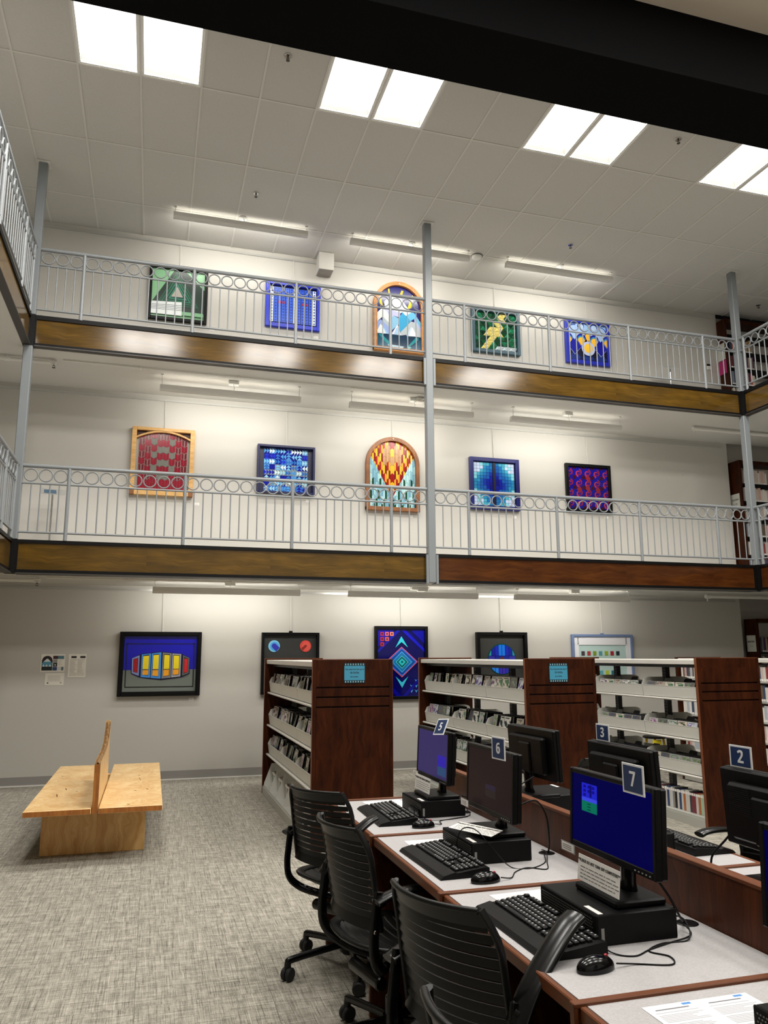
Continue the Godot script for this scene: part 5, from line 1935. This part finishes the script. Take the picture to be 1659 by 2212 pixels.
func make_workstations():
	var A = -PI / 2
	var C = PI / 2
	var by = Basis(Vector3.UP, A)
	# near row: front faces towards -x
	tower("flat black desktop computer under the blue screen monitor", Vector3(1.24, 0.74, 8.435), A, 0.33, 0.27)
	tower("flat black desktop computer under the blank screen monitor with a loose card on top", Vector3(1.238, 0.74, 7.535), A, 0.31, 0.265)
	tower("flat black desktop computer under the violet screen monitor", Vector3(1.335, 0.74, 6.645), A, 0.29, 0.25)
	tower("black desktop computer cut off at the lower right corner", Vector3(1.255, 0.74, 9.36), A, 0.33, 0.27)
	monitor("black monitor with a bright blue screen", Vector3(1.405, 0.822, 8.455), A, 0.922, 1.172, 7)
	monitor("black monitor with a dark blank screen", Vector3(1.405, 0.822, 7.535), A, 0.895, 1.162, 6)
	monitor("black monitor with a dim violet screen", Vector3(1.465, 0.822, 6.665), A, 0.905, 1.165, 5)
	monitor("black monitor cut by the right edge of the picture", Vector3(1.365, 0.822, 9.38), A, 0.95, 1.172, 8)
	# far row: seen from behind
	tower("black desktop computer under the numeral three monitor on the far desks", Vector3(2.11, 0.74, 7.61), C, 0.32, 0.27)
	tower("black desktop computer on the far desks with white paper edge", Vector3(2.24, 0.74, 6.67), C, 0.33, 0.27)
	tower("black desktop computer under the numeral two monitor on the far desks", Vector3(2.03, 0.74, 8.55), C, 0.33, 0.27)
	monitor("black back of the unnumbered monitor opposite the violet screen", Vector3(1.98, 0.822, 6.79), C + 0.06, 0.915, 1.17, 4)
	monitor("black back of the monitor carrying the numeral three sign", Vector3(1.95, 0.822, 7.67), C, 0.915, 1.17, 4)
	monitor("black back of the monitor carrying the numeral two sign", Vector3(1.95, 0.822, 8.55), C, 0.915, 1.167, 4)
	number_sign("7", "blue sign with a white seven on the blue screen monitor", Vector3(1.352, 1.195, 8.653), by)
	number_sign("6", "blue sign with a white six on the blank screen monitor", Vector3(1.356, 1.18, 7.715), by * Basis(Vector3.UP, 0.12), 0.1, 0.088)
	number_sign("5", "tilted blue sign with a white five on the violet screen monitor", Vector3(1.425, 1.192, 6.87), Basis(Vector3.UP, -1.464) * Basis(Vector3.RIGHT, -0.454) * Basis(Vector3.BACK, 0.094), 0.108, 0.085)
	number_sign("3", "blue sign with a white three standing on a monitor back", Vector3(1.955, 1.206, 7.517), by, 0.106, 0.074)
	number_sign("2", "blue sign with a white two standing on a monitor back", Vector3(1.955, 1.203, 8.385), by, 0.106, 0.074)
	notice_card("white do not turn off card leaning below the blue screen monitor", Vector3(1.328, 0.893, 8.475), by * Basis(Vector3.RIGHT, -0.12), true)
	notice_card("white notice card leaning below the violet screen monitor", Vector3(1.395, 0.888, 6.66), by * Basis(Vector3.RIGHT, -0.12), true)
	notice_card("white notice card lying loose on the computer under the blank screen monitor", Vector3(1.31, 0.846, 7.565), by * Basis(Vector3.UP, 0.45) * Basis(Vector3.RIGHT, -1.4), true)
	tag_card("small tag card at the lower left of the blue screen monitor", Vector3(1.338, 0.93, 8.28), A)
	tag_card("small tag card at the lower left of the blank screen monitor", Vector3(1.352, 0.912, 7.35), A)
	tag_card("small tag card at the lower left of the violet screen monitor", Vector3(1.42, 0.915, 6.47), A)
	keyboard("black keyboard in front of the blue screen monitor", Vector3(1.152, 0.74, 8.425), A + 0.02)
	keyboard("black keyboard in front of the blank screen monitor", Vector3(1.155, 0.74, 7.62), A + 0.03)
	keyboard("black keyboard in front of the violet screen monitor", Vector3(1.2, 0.74, 6.69), A - 0.02)
	keyboard("black keyboard on the far desk beside the numeral two monitor", Vector3(2.245, 0.74, 7.6), C)
	mouse("black mouse with a red wheel in front of the blue screen monitor", Vector3(1.15, 0.74, 8.74), A + 0.15)
	mouse("black mouse with a red wheel in front of the blank screen monitor", Vector3(1.2, 0.74, 7.915), A + 0.05)
	mouse("black mouse in front of the violet screen monitor", Vector3(1.285, 0.74, 6.985), A)
	# papers on the desks
	var k = 0
	for a in [["printed sheet under the keyboard of the blue screen monitor", 1.262, 8.2, 0.05], ["printed sheet under the keyboard of the blank screen monitor", 1.215, 7.37, -0.03], ["printed sheet by the keyboard of the violet screen monitor", 1.285, 6.4, 0.02]]:
		var s = S()
		sheet(s, 0.216, 0.279, 0.0012)
		solo("printed_sheet", a[0], "paper", s, M.page[k], Vector3(a[1], 0.7402, a[2]), Basis(Vector3.UP, a[3]) * Basis(Vector3.RIGHT, -PI / 2), "papers on the desks")
		k += 1
	var pg = S()
	sheet(pg, 0.29, 0.225, 0.0012)
	solo("printed_sheet", "printed sheet with two small blue logos at the lower right corner", "paper", pg, M.spread, Vector3(1.277, 0.7402, 9.08), Basis(Vector3.RIGHT, -PI / 2), "papers on the desks")
	# cables
	cable("black mouse cable looping over the desk of the blue screen monitor", [Vector3(1.21, 0.752, 8.745), Vector3(1.27, 0.743, 8.74), Vector3(1.36, 0.7425, 8.77), Vector3(1.39, 0.7425, 8.72), Vector3(1.36, 0.7425, 8.67), Vector3(1.43, 0.7425, 8.63), Vector3(1.52, 0.745, 8.63), Vector3(1.545, 0.78, 8.58), Vector3(1.522, 0.785, 8.54)])
	cable("black keyboard cable in front of the computer under the blue screen monitor", [Vector3(1.225, 0.765, 8.46), Vector3(1.238, 0.768, 8.56), Vector3(1.25, 0.745, 8.65), Vector3(1.3, 0.7425, 8.69), Vector3(1.37, 0.7425, 8.66), Vector3(1.46, 0.7425, 8.63), Vector3(1.55, 0.745, 8.6), Vector3(1.56, 0.76, 8.55)])
	cable("black keyboard cable arching over the computer under the blank screen monitor", [Vector3(1.225, 0.765, 7.6), Vector3(1.215, 0.81, 7.6), Vector3(1.235, 0.862, 7.615), Vector3(1.275, 0.862, 7.66), Vector3(1.32, 0.80, 7.72), Vector3(1.37, 0.744, 7.77), Vector3(1.44, 0.7425, 7.8), Vector3(1.53, 0.7425, 7.74), Vector3(1.57, 0.75, 7.66)])
	cable("black mouse cable trailing across the desk of the blank screen monitor", [Vector3(1.26, 0.752, 7.918), Vector3(1.31, 0.743, 7.9), Vector3(1.36, 0.7425, 7.83), Vector3(1.43, 0.7425, 7.79), Vector3(1.49, 0.7425, 7.83), Vector3(1.54, 0.7425, 7.74), Vector3(1.58, 0.76, 7.66), Vector3(1.6, 0.75, 7.58)])
	cable("black monitor cable hanging behind the blank screen monitor", [Vector3(1.455, 0.95, 7.68), Vector3(1.53, 0.965, 7.68), Vector3(1.58, 0.9, 7.67), Vector3(1.6, 0.8, 7.65), Vector3(1.62, 0.745, 7.6)], 0.0035)
	cable("black mouse cable on the desk of the violet screen monitor", [Vector3(1.345, 0.752, 6.985), Vector3(1.39, 0.743, 6.95), Vector3(1.41, 0.7425, 6.88), Vector3(1.5, 0.7425, 6.84), Vector3(1.6, 0.744, 6.8), Vector3(1.615, 0.76, 6.72)])
	cable("black cable curling behind the computer under the violet screen monitor", [Vector3(1.322, 0.75, 6.74), Vector3(1.312, 0.8, 6.77), Vector3(1.322, 0.8, 6.815), Vector3(1.35, 0.745, 6.84), Vector3(1.46, 0.7425, 6.86), Vector3(1.58, 0.7425, 6.82)])
	cable("black monitor cable behind the blue screen monitor running to the desk", [Vector3(1.44, 0.93, 8.57), Vector3(1.48, 0.86, 8.6), Vector3(1.53, 0.79, 8.58), Vector3(1.6, 0.745, 8.5)], 0.0035)
	cable("black cable hanging behind the far monitor opposite the violet screen", [Vector3(1.93, 0.93, 6.88), Vector3(1.84, 0.88, 6.86), Vector3(1.78, 0.82, 6.78), Vector3(1.74, 0.76, 6.72)], 0.0035)
	var t = thing("cable_adapter", "white cable adapter lying on the far desk under the numeral two monitor", "adapter", Vector3(1.93, 0.75, 8.22))
	var s = S()
	cbox(s, Vector3(0, 0.03, 0), Vector3(0.035, 0.055, 0.05), 0.008)
	part(t, "housing", s, M.white_metal)
	s = S()
	tube(s, smooth([Vector3(0, 0.055, 0), Vector3(0.01, 0.1, 0.0), Vector3(0.05, 0.15, 0.02), Vector3(0.08, 0.2, 0.05)], 6), 0.004, 6)
	part(t, "cord", s, M.black)
	t = thing("wall_plug", "white plug in the low partition beside the violet screen monitor", "plug", Vector3(1.652, 0.845, 6.98))
	s = S()
	cbox(s, Vector3(-0.012, 0, 0), Vector3(0.03, 0.04, 0.045), 0.006)
	part(t, "body", s, M.white_metal)
	s = S()
	tube(s, smooth([Vector3(-0.02, 0, -0.02), Vector3(-0.05, -0.01, -0.08), Vector3(-0.1, 0.0, -0.16)], 6), 0.004, 6)
	part(t, "cord", s, M.black)

# ------------------------------------------------------------------ chairs
# local axes: the sitter looks along +x, origin on the floor under the column
func make_chair(label, at, turn, lift_l, lift_r, base_turn = 2.62):
	var t = thing("slatted_chair", label, "chair", at, turn, "black slatted swivel chairs")
	var s
	# back: side rims, slats bowed in plan, lip on top
	var bx = func(y): return -0.165 - (y - 0.5) * 0.16 - maxf(0.0, y - 0.8) * 0.25
	var bow = func(y, hw, n):
		var pts = []
		for k in n + 1:
			var a = -1.0 + 2.0 * k / n
			pts.append(Vector3(bx.call(y) - 0.052 * (1.0 - a * a), y, a * hw))
		return pts
	var y = 0.578
	for k in 10:
		s = S()
		ribbon(s, bow.call(y, 0.207 - 0.03 * maxf(0.0, (k - 7) / 3.0), 10), Vector3(0.0012, 0.0112, 0), 0.007)
		part(t, "back_slat", s, M.chair)
		y += 0.0295
	s = S()
	ribbon(s, bow.call(0.866, 0.185, 12), Vector3(-0.006, 0.02, 0), 0.008)
	var lip = bow.call(0.889, 0.178, 12)
	for k in lip.size():
		lip[k].x -= 0.008
	tube(s, lip, 0.009, 8)
	part(t, "top_lip", s, M.chair)
	s = S()
	ribbon(s, bow.call(0.545, 0.212, 12), Vector3(0.006, 0.022, 0), 0.014)
	part(t, "lumbar_bar", s, M.chair)
	for sz in [-1, 1]:
		s = S()
		var pts = []
		for k in 11:
			var yy = 0.525 + k * 0.0365
			var hw = 0.213 - 0.034 * pow(maxf(0.0, (yy - 0.78) / 0.11), 2.0)
			pts.append(Vector3(bx.call(yy) + 0.002, yy, sz * hw))
		tube(s, pts, 0.013, 8, false, 0.008, Vector3.RIGHT)
		part(t, "back_rim", s, M.chair)
	# seat: dished slats across, rim round the edge
	for k in 10:
		s = S()
		var x = -0.175 + k * 0.0405
		var hw = 0.215 - 0.06 * pow(absf(x - 0.01) / 0.21, 3.0)
		var pts = []
		for j in 11:
			var a = -1.0 + j / 5.0
			pts.append(Vector3(x + 0.012 * a * a, 0.418 + 0.022 * a * a - 0.05 * pow(maxf(0.0, x) / 0.2, 2.0) * 0.6 + 0.05 * pow(maxf(0.0, -x) / 0.2, 2.0) * 0.3, a * hw))
		ribbon(s, pts, Vector3(0.0155, 0, 0), 0.008)
		part(t, "seat_slat", s, M.chair)
	s = S()
	var rim = []
	for k in 36:
		var g = TAU * k / 36
		var cx = signf(cos(g)) * pow(absf(cos(g)), 0.65)
		var cz = signf(sin(g)) * pow(absf(sin(g)), 0.65)
		var x = 0.008 + cx * 0.222
		rim.append(Vector3(x, 0.43 + 0.012 * absf(cz) - 0.05 * pow(maxf(0.0, x) / 0.2, 2.0) * 0.6 + 0.02 * maxf(0.0, -cx), cz * 0.234))
	tube(s, rim, 0.011, 8, true, 0.024, Vector3.UP)
	part(t, "seat_rim", s, M.chair)
	# bowed side frames and arms
	for sz in [-1, 1]:
		s = S()
		tube(s, smooth([Vector3(-0.19, 0.675, sz * 0.24), Vector3(-0.205, 0.58, sz * 0.24), Vector3(-0.212, 0.5, sz * 0.241), Vector3(-0.2, 0.43, sz * 0.234), Vector3(-0.155, 0.38, sz * 0.2), Vector3(-0.1, 0.352, sz * 0.12), Vector3(-0.06, 0.345, sz * 0.03)], 6), 0.021, 8, false, 0.011, Vector3.RIGHT)
		part(t, "side_frame", s, M.chair_frame)
		s = S()
		lathe(s, [Vector2(0.0, -0.016), Vector2(0.02, -0.016), Vector2(0.022, 0.0), Vector2(0.02, 0.016), Vector2(0.0, 0.016)], 14, Vector3(-0.19, 0.645, sz * 0.248), Basis(Vector3.RIGHT, PI / 2))
		part(t, "arm_pivot", s, M.chair_frame)
		s = S()
		lathe(s, [Vector2(0.0, 0.004), Vector2(0.006, 0.003), Vector2(0.008, 0.0)], 10, Vector3(-0.19, 0.645, sz * 0.266), Basis(Vector3.RIGHT, sz * PI / 2))
		lathe(s, [Vector2(0.0, 0.004), Vector2(0.006, 0.003), Vector2(0.008, 0.0)], 10, Vector3(-0.21, 0.54, sz * 0.252), Basis(Vector3.RIGHT, sz * PI / 2))
		part(t, "bolt", s, M.chrome)
		var up = lift_r if sz > 0 else lift_l
		s = S()
		var pad = [Vector3(-0.02, -0.004, 0), Vector3(0.05, 0.018, 0), Vector3(0.14, 0.024, 0), Vector3(0.215, 0.02, 0), Vector3(0.25, 0.01, 0)]
		tube(s, smooth(pad, 5), 0.014, 12, false, 0.034, Vector3.UP)
		part(t, "armrest", s, M.chair_frame, Vector3(-0.19, 0.648, sz * 0.255), Basis(Vector3.BACK, up) * Basis.from_scale(Vector3(1.2, 1, 1.1) if up > 0.1 else Vector3.ONE))
	# mechanism, column, base
	s = S()
	cbox(s, Vector3(0.02, 0.355, 0), Vector3(0.2, 0.05, 0.14), 0.01)
	cbox(s, Vector3(-0.07, 0.335, 0), Vector3(0.07, 0.06, 0.07), 0.008)
	part(t, "tilt_mechanism", s, M.chair_frame)
	s = S()
	lathe(s, [Vector2(0.0, -0.13), Vector2(0.022, -0.128), Vector2(0.026, -0.12), Vector2(0.026, 0.12), Vector2(0.022, 0.128), Vector2(0.0, 0.13)], 16, Vector3(-0.12, 0.305, 0), Basis(Vector3.RIGHT, PI / 2))
	part(t, "spring_tube", s, M.chair_frame)
	s = S()
	lathe(s, [Vector2(0.034, 0.07), Vector2(0.034, 0.2), Vector2(0.026, 0.21), Vector2(0.016, 0.215), Vector2(0.016, 0.345)], 16)
	part(t, "gas_column", s, M.chair_frame)
	s = S()
	lathe(s, [Vector2(0.0, 0.075), Vector2(0.045, 0.08), Vector2(0.05, 0.1), Vector2(0.045, 0.135), Vector2(0.0, 0.14)], 16)
	part(t, "hub", s, M.chair_frame)
	for k in 5:
		var g = TAU * k / 5.0 + base_turn
		var d = Vector3(cos(g), 0, sin(g))
		s = S()
		tube(s, smooth([d * 0.03 + Vector3(0, 0.118, 0), d * 0.15 + Vector3(0, 0.108, 0), d * 0.31 + Vector3(0, 0.092, 0), d * 0.33 + Vector3(0, 0.08, 0), d * 0.33 + Vector3(0, 0.05, 0)], 4), 0.018, 8, false, 0.015, Vector3.UP, [])
		part(t, "base_arm", s, M.chair_frame)
		s = S()
		var n = Vector3(-sin(g), 0, cos(g)).rotated(Vector3.UP, 0.5 + k)
		for e in [-1, 1]:
			var bb = Basis(Quaternion(Vector3.UP, n))
			lathe(s, [Vector2(0.0, -0.011), Vector2(0.026, -0.011), Vector2(0.031, -0.006), Vector2(0.031, 0.006), Vector2(0.026, 0.011), Vector2(0.0, 0.011)], 16, d * 0.33 + Vector3(0, 0.031, 0) + n * 0.014 * e, bb)
		part(t, "caster", s, M.rubber)
	return t

func make_chairs():
	make_chair("black slatted chair turned in at the violet screen monitor, farthest of the left row", Vector3(1.03, 0, 6.55), 0.57, 0.0, 0.0, 3.5)
	make_chair("black slatted chair at the blank screen monitor with its far arm folded up", Vector3(1.0, 0, 7.42), 0.2, 0.63, 0.0, 3.3)
	make_chair("black slatted chair at the blue screen monitor with its near arm folded up", Vector3(1.025, 0, 8.41), 0.38, 0.0, 0.66)
	make_chair("black slatted chair back at the bottom edge, nearest the camera", Vector3(0.85, 0, 9.2), 0.25, 0.0, 0.0)
	make_chair("black slatted chair on the far side beside the numeral three monitor", Vector3(2.70, 0, 5.77), 2.15, 0.0, 0.0)
	make_chair("black slatted chair on the far side behind the numeral two monitor", Vector3(2.77, 0, 7.42), PI + 0.1, 0.0, 0.0)

# ------------------------------------------------------------------ small things
func make_small_things():
	var s
	var t
	# speaker box under the top ceiling
	t = thing("wall_box", "beige box mounted high on the wall under the top ceiling", "wall box", Vector3(2.2, 7.15, 0))
	s = S()
	cbox(s, Vector3(0, 0.135, 0.119), Vector3(0.225, 0.27, 0.238), 0.004)
	part(t, "housing", s, M.wall)
	s = S()
	box(s, Vector3(0, -0.0008, 0.119), Vector3(0.2, 0.0016, 0.21))
	part(t, "bottom_plate", s, cm("9a948a", 0.5))
	# smoke detector
	t = thing("smoke_detector", "round white smoke detector on the ceiling beside the centre column", "smoke detector", Vector3(4.38, HC, 0.75))
	s = S()
	lathe(s, [Vector2(0.0, -0.045), Vector2(0.055, -0.043), Vector2(0.07, -0.034), Vector2(0.078, -0.02), Vector2(0.08, 0.0)], 24)
	part(t, "body", s, M.white_metal)
	s = S()
	lathe(s, [Vector2(0.088, -0.008), Vector2(0.09, 0.0), Vector2(0.07, 0.0), Vector2(0.07, -0.008), Vector2(0.088, -0.008)], 24)
	part(t, "base_ring", s, cm("5a5854", 0.5))
	# sprinklers in the ceiling
	var k = 0
	for a in [[1.016, 3.903, "between the two left pairs of troffers"], [1.007, 1.453, "above the left wall washer"], [5.565, 1.426, "above the right wall washer"], [5.569, 3.887, "between the two right pairs of troffers"], [2.859, 4.3, "at the black beam right of the second troffer pair"], [9.667, 0.533, "in the dim ceiling at the far right"]]:
		t = thing("ceiling_sprinkler", "small chrome sprinkler head %s" % a[2], "sprinkler", Vector3(a[0], HC - 0.003, a[1]), 0.0, "sprinkler heads")
		sprinkler(t, 0.0)
		k += 1
	# pipes and conduits below the decks
	for lv in 2:
		var y = [5.078, 2.452][lv]
		var n = ["upper", "lower"][lv]
		t = thing("sprinkler_pipe", "white sprinkler pipe under the %s balcony at the left" % n, "pipe", Vector3(-2.4, y - 0.045, 1.02), 0.0, "white sprinkler pipes")
		s = S()
		rod(s, Vector3(-1.0, 0, 0), Vector3(1.12, 0, 0), 0.021, 12)
		part(t, "pipe", s, M.white_matte)
		s = S()
		rod(s, Vector3(0.55, 0, 0), Vector3(0.62, 0, 0), 0.028, 12)
		rod(s, Vector3(0.585, 0, 0), Vector3(0.585, 0.045, 0), 0.012, 8)
		rod(s, Vector3(1.06, 0, 0), Vector3(1.13, 0, 0), 0.029, 12)
		part(t, "coupling", s, M.white_matte)
		t = thing("ceiling_sprinkler", "sprinkler head hanging from the pipe under the %s balcony at the left" % n, "sprinkler", Vector3(-1.3, y - 0.06, 1.02), 0.0, "sprinkler heads")
		sprinkler(t, 0.0)
		t = thing("sprinkler_pipe", "white sprinkler pipe under the %s balcony at the right" % n, "pipe", Vector3(8.0, y - 0.045, 0.75), 0.0, "white sprinkler pipes")
		s = S()
		rod(s, Vector3(0.0, 0, 0), Vector3(4.8, 0, 0), 0.025, 12)
		part(t, "pipe", s, M.white_matte)
		s = S()
		rod(s, Vector3(-0.03, 0, 0), Vector3(0.05, 0, 0), 0.032, 12)
		rod(s, Vector3(0.0, 0.045, 0), Vector3(0.0, -0.07, 0), 0.01, 8)
		part(t, "elbow", s, M.white_matte)
		t = thing("conduit", "thin white conduit along the underside of the %s balcony" % n, "conduit", Vector3(-1.2, y - 0.016, 1.05), 0.0, "thin conduits")
		s = S()
		rod(s, Vector3(0, 0, 0), Vector3(4.55, 0, 0), 0.009, 8)
		tube(s, smooth([Vector3(4.5, -0.0, 0.0), Vector3(4.6, 0.0, 0.0), Vector3(4.65, -0.02, -0.05), Vector3(4.62, -0.03, -0.15)], 6), 0.009, 8)
		part(t, "tube", s, M.white_matte)
		s = S()
		for x in [0.9, 2.1, 3.6]:
			box(s, Vector3(x, 0, 0), Vector3(0.02, 0.03, 0.05))
		part(t, "strap", s, M.white_matte)
		s = S()
		cbox(s, Vector3(4.62, -0.02, -0.2), Vector3(0.12, 0.06, 0.12), 0.006)
		part(t, "junction_box", s, M.white_matte)
	# reading stands on the balconies
	for a in [[-1.28, FL - 0.05, 0.42, 0.76, 0.15, "slim chrome reading stand with a tilted board on the lower balcony", 1], [7.9, FU - 0.05, 0.4, 0.72, 0.0, "slim chrome reading stand with a clear tilted board on the upper balcony", 0]]:
		t = thing("reading_stand", a[5], "stand", Vector3(a[0], a[1], a[2]), a[4], "reading stands on the balconies")
		s = S()
		lathe(s, [Vector2(0.0, 0.012), Vector2(0.12, 0.01), Vector2(0.125, 0.0)], 20)
		part(t, "base", s, M.chrome)
		s = S()
		rod(s, Vector3(0, 0.01, 0), Vector3(0, a[3], 0), 0.012, 10)
		part(t, "pole", s, M.chrome)
		s = S()
		box(s, Vector3.ZERO, Vector3(0.29, 0.006, 0.2))
		part(t, "board", s, M.alu if a[6] == 1 else cm("b9bcb8", 0.3), Vector3(0, a[3] + 0.03, 0), Basis(Vector3.RIGHT, 0.5))
		s = S()
		box(s, Vector3(-0.03, 0.005, 0.01), Vector3(0.14, 0.003, 0.13))
		part(t, "leaflet", s, cm("3d5a72" if a[6] == 1 else "a8aaa4", 0.4), Vector3(0, a[3] + 0.03, 0), Basis(Vector3.RIGHT, 0.5))
	# sheets taped to the wall at the left
	var img = Image.create(140, 108, false, Image.FORMAT_RGB8)
	img.fill(Color(0.88, 0.86, 0.82))
	img.fill_rect(Rect2i(6, 10, 62, 90), hexc("1c0c14"))
	for y in 26:
		img.fill_rect(Rect2i(6, 10 + y, int(28 - sqrt(maxf(0.0, 900.0 - (30 - y) * (30 - y)))) + 3, 1), Color(0.88, 0.86, 0.82))
		var e = int(28 - sqrt(maxf(0.0, 900.0 - (30 - y) * (30 - y)))) + 3
		img.fill_rect(Rect2i(68 - maxi(e, 0), 10 + y, maxi(e, 0), 1), Color(0.88, 0.86, 0.82))
	for y in 48:
		img.fill_rect(Rect2i(37 - mini(y + 4, 29), 28 + y, mini(2 * y + 8, 58), 1), hexc("d8dadc") if y < 18 else hexc("4f8fa8"))
	for x in [8, 26, 46]:
		for y in 16:
			img.fill_rect(Rect2i(x + 8 - y / 2, 60 + y, y, 1), hexc("cfd6da"))
	img.fill_rect(Rect2i(6, 78, 62, 22), hexc("0c1a1c"))
	img.fill_rect(Rect2i(70, 10, 28, 20), hexc("3a1424")); img.fill_rect(Rect2i(98, 10, 36, 20), hexc("4a7580"))
	img.fill_rect(Rect2i(70, 32, 26, 22), hexc("8b8a84")); img.fill_rect(Rect2i(72, 54, 24, 22), hexc("17181c")); img.fill_rect(Rect2i(80, 62, 8, 8), hexc("d0d4d4"))
	img.fill_rect(Rect2i(70, 78, 26, 22), hexc("28406e")); img.fill_rect(Rect2i(98, 78, 20, 20), hexc("c8c6c4")); img.fill_rect(Rect2i(120, 78, 14, 22), hexc("56686c"))
	for y in 7:
		img.fill_rect(Rect2i(100, 38 + y * 5, 26 - (y * 7) % 11, 1), Color(0.6, 0.58, 0.55))
	s = S()
	sheet(s, 0.28, 0.217, 0.002)
	solo("exhibit_poster", "colour exhibit poster with a mountain window taped to the wall", "poster", s, printed(img, 0.5), Vector3(-1.183, 1.468, 0.001))
	img = Image.create(108, 140, false, Image.FORMAT_RGB8)
	img.fill(Color(0.88, 0.86, 0.82))
	for a in [[12, 16], [28, 16], [66, 16], [82, 16]]:
		img.fill_rect(Rect2i(a[0] + 4, 12, a[1], 12), hexc("171114"))
	var rng = RandomNumberGenerator.new()
	rng.seed = 31
	for y in range(30, 132, 3):
		for x0 in [10, 56]:
			if y < 38 or y > 112:
				img.fill_rect(Rect2i(x0, y, 44, 1), Color(0.62, 0.6, 0.57))
			else:
				img.fill_rect(Rect2i(x0, y, rng.randi_range(22, 42), 1), Color(0.62, 0.6, 0.57))
	s = S()
	sheet(s, 0.21, 0.287, 0.002)
	solo("text_sheet", "tall printed text sheet taped to the wall beside the exhibit poster", "paper", s, printed(img, 0.5), Vector3(-0.897, 1.433, 0.001))
	img = Image.create(120, 78, false, Image.FORMAT_RGB8)
	img.fill(Color(0.88, 0.86, 0.82))
	for y in range(16, 54, 4):
		img.fill_rect(Rect2i(16, y, rng.randi_range(74, 90), 1), Color(0.6, 0.58, 0.55))
	img.fill_rect(Rect2i(14, 60, 9, 8), hexc("26241f")); img.fill_rect(Rect2i(96, 60, 10, 7), hexc("8a8880"))
	s = S()
	sheet(s, 0.22, 0.147, 0.002)
	solo("text_sheet", "small printed text sheet taped below the exhibit poster", "paper", s, printed(img, 0.5), Vector3(-1.151, 1.27, 0.001))
	# thermostat plates at the upper right
	t = thing("thermostat", "small white thermostat with a dark display near the upper bookcase", "thermostat", Vector3(9.0, 6.41, 0.0))
	s = S()
	cbox(s, Vector3(0, 0, 0.01), Vector3(0.09, 0.07, 0.02), 0.004)
	part(t, "body", s, M.white_matte)
	s = S()
	box(s, Vector3(0, 0.05, 0.008), Vector3(0.085, 0.04, 0.016))
	part(t, "display", s, M.black)
	# step stool behind the right shelves
	t = thing("stool", "small round black stool with yellow legs by the back wall", "stool", Vector3(6.86, 0, 0.85))
	s = S()
	lathe(s, [Vector2(0.0, 0.425), Vector2(0.15, 0.425), Vector2(0.165, 0.415), Vector2(0.165, 0.4), Vector2(0.15, 0.392), Vector2(0.0, 0.392)], 24)
	part(t, "seat", s, M.black)
	for e in 4:
		var g = TAU * e / 4 + 0.6
		s = S()
		tube(s, [Vector3(cos(g) * 0.11, 0.395, sin(g) * 0.11), Vector3(cos(g) * 0.16, 0.0, sin(g) * 0.16)], 0.017, 8)
		part(t, "leg", s, cm("d9b91c", 0.4))
	s = S()
	cbox(s, Vector3(-0.05, 0.33, 0.12), Vector3(0.14, 0.1, 0.004), 0.001)
	part(t, "front_plate", s, cm("e6d02a", 0.4))

func sprinkler(t, y):
	var s = S()
	lathe(s, [Vector2(0.0, y - 0.004), Vector2(0.034, y - 0.004), Vector2(0.038, y), Vector2(0.0, y)], 18)
	part(t, "escutcheon", s, M.chrome)
	s = S()
	rod(s, Vector3(0, y, 0), Vector3(0, y - 0.02, 0), 0.009, 8)
	for e in [-1, 1]:
		tube(s, [Vector3(e * 0.006, y - 0.018, 0), Vector3(e * 0.014, y - 0.03, 0), Vector3(e * 0.004, y - 0.044, 0)], 0.003, 5)
	part(t, "yoke", s, M.steel_soffit)
	s = S()
	lathe(s, [Vector2(0.0, y - 0.05), Vector2(0.02, y - 0.049), Vector2(0.02, y - 0.046), Vector2(0.0, y - 0.046)], 14)
	part(t, "deflector", s, M.steel_soffit)
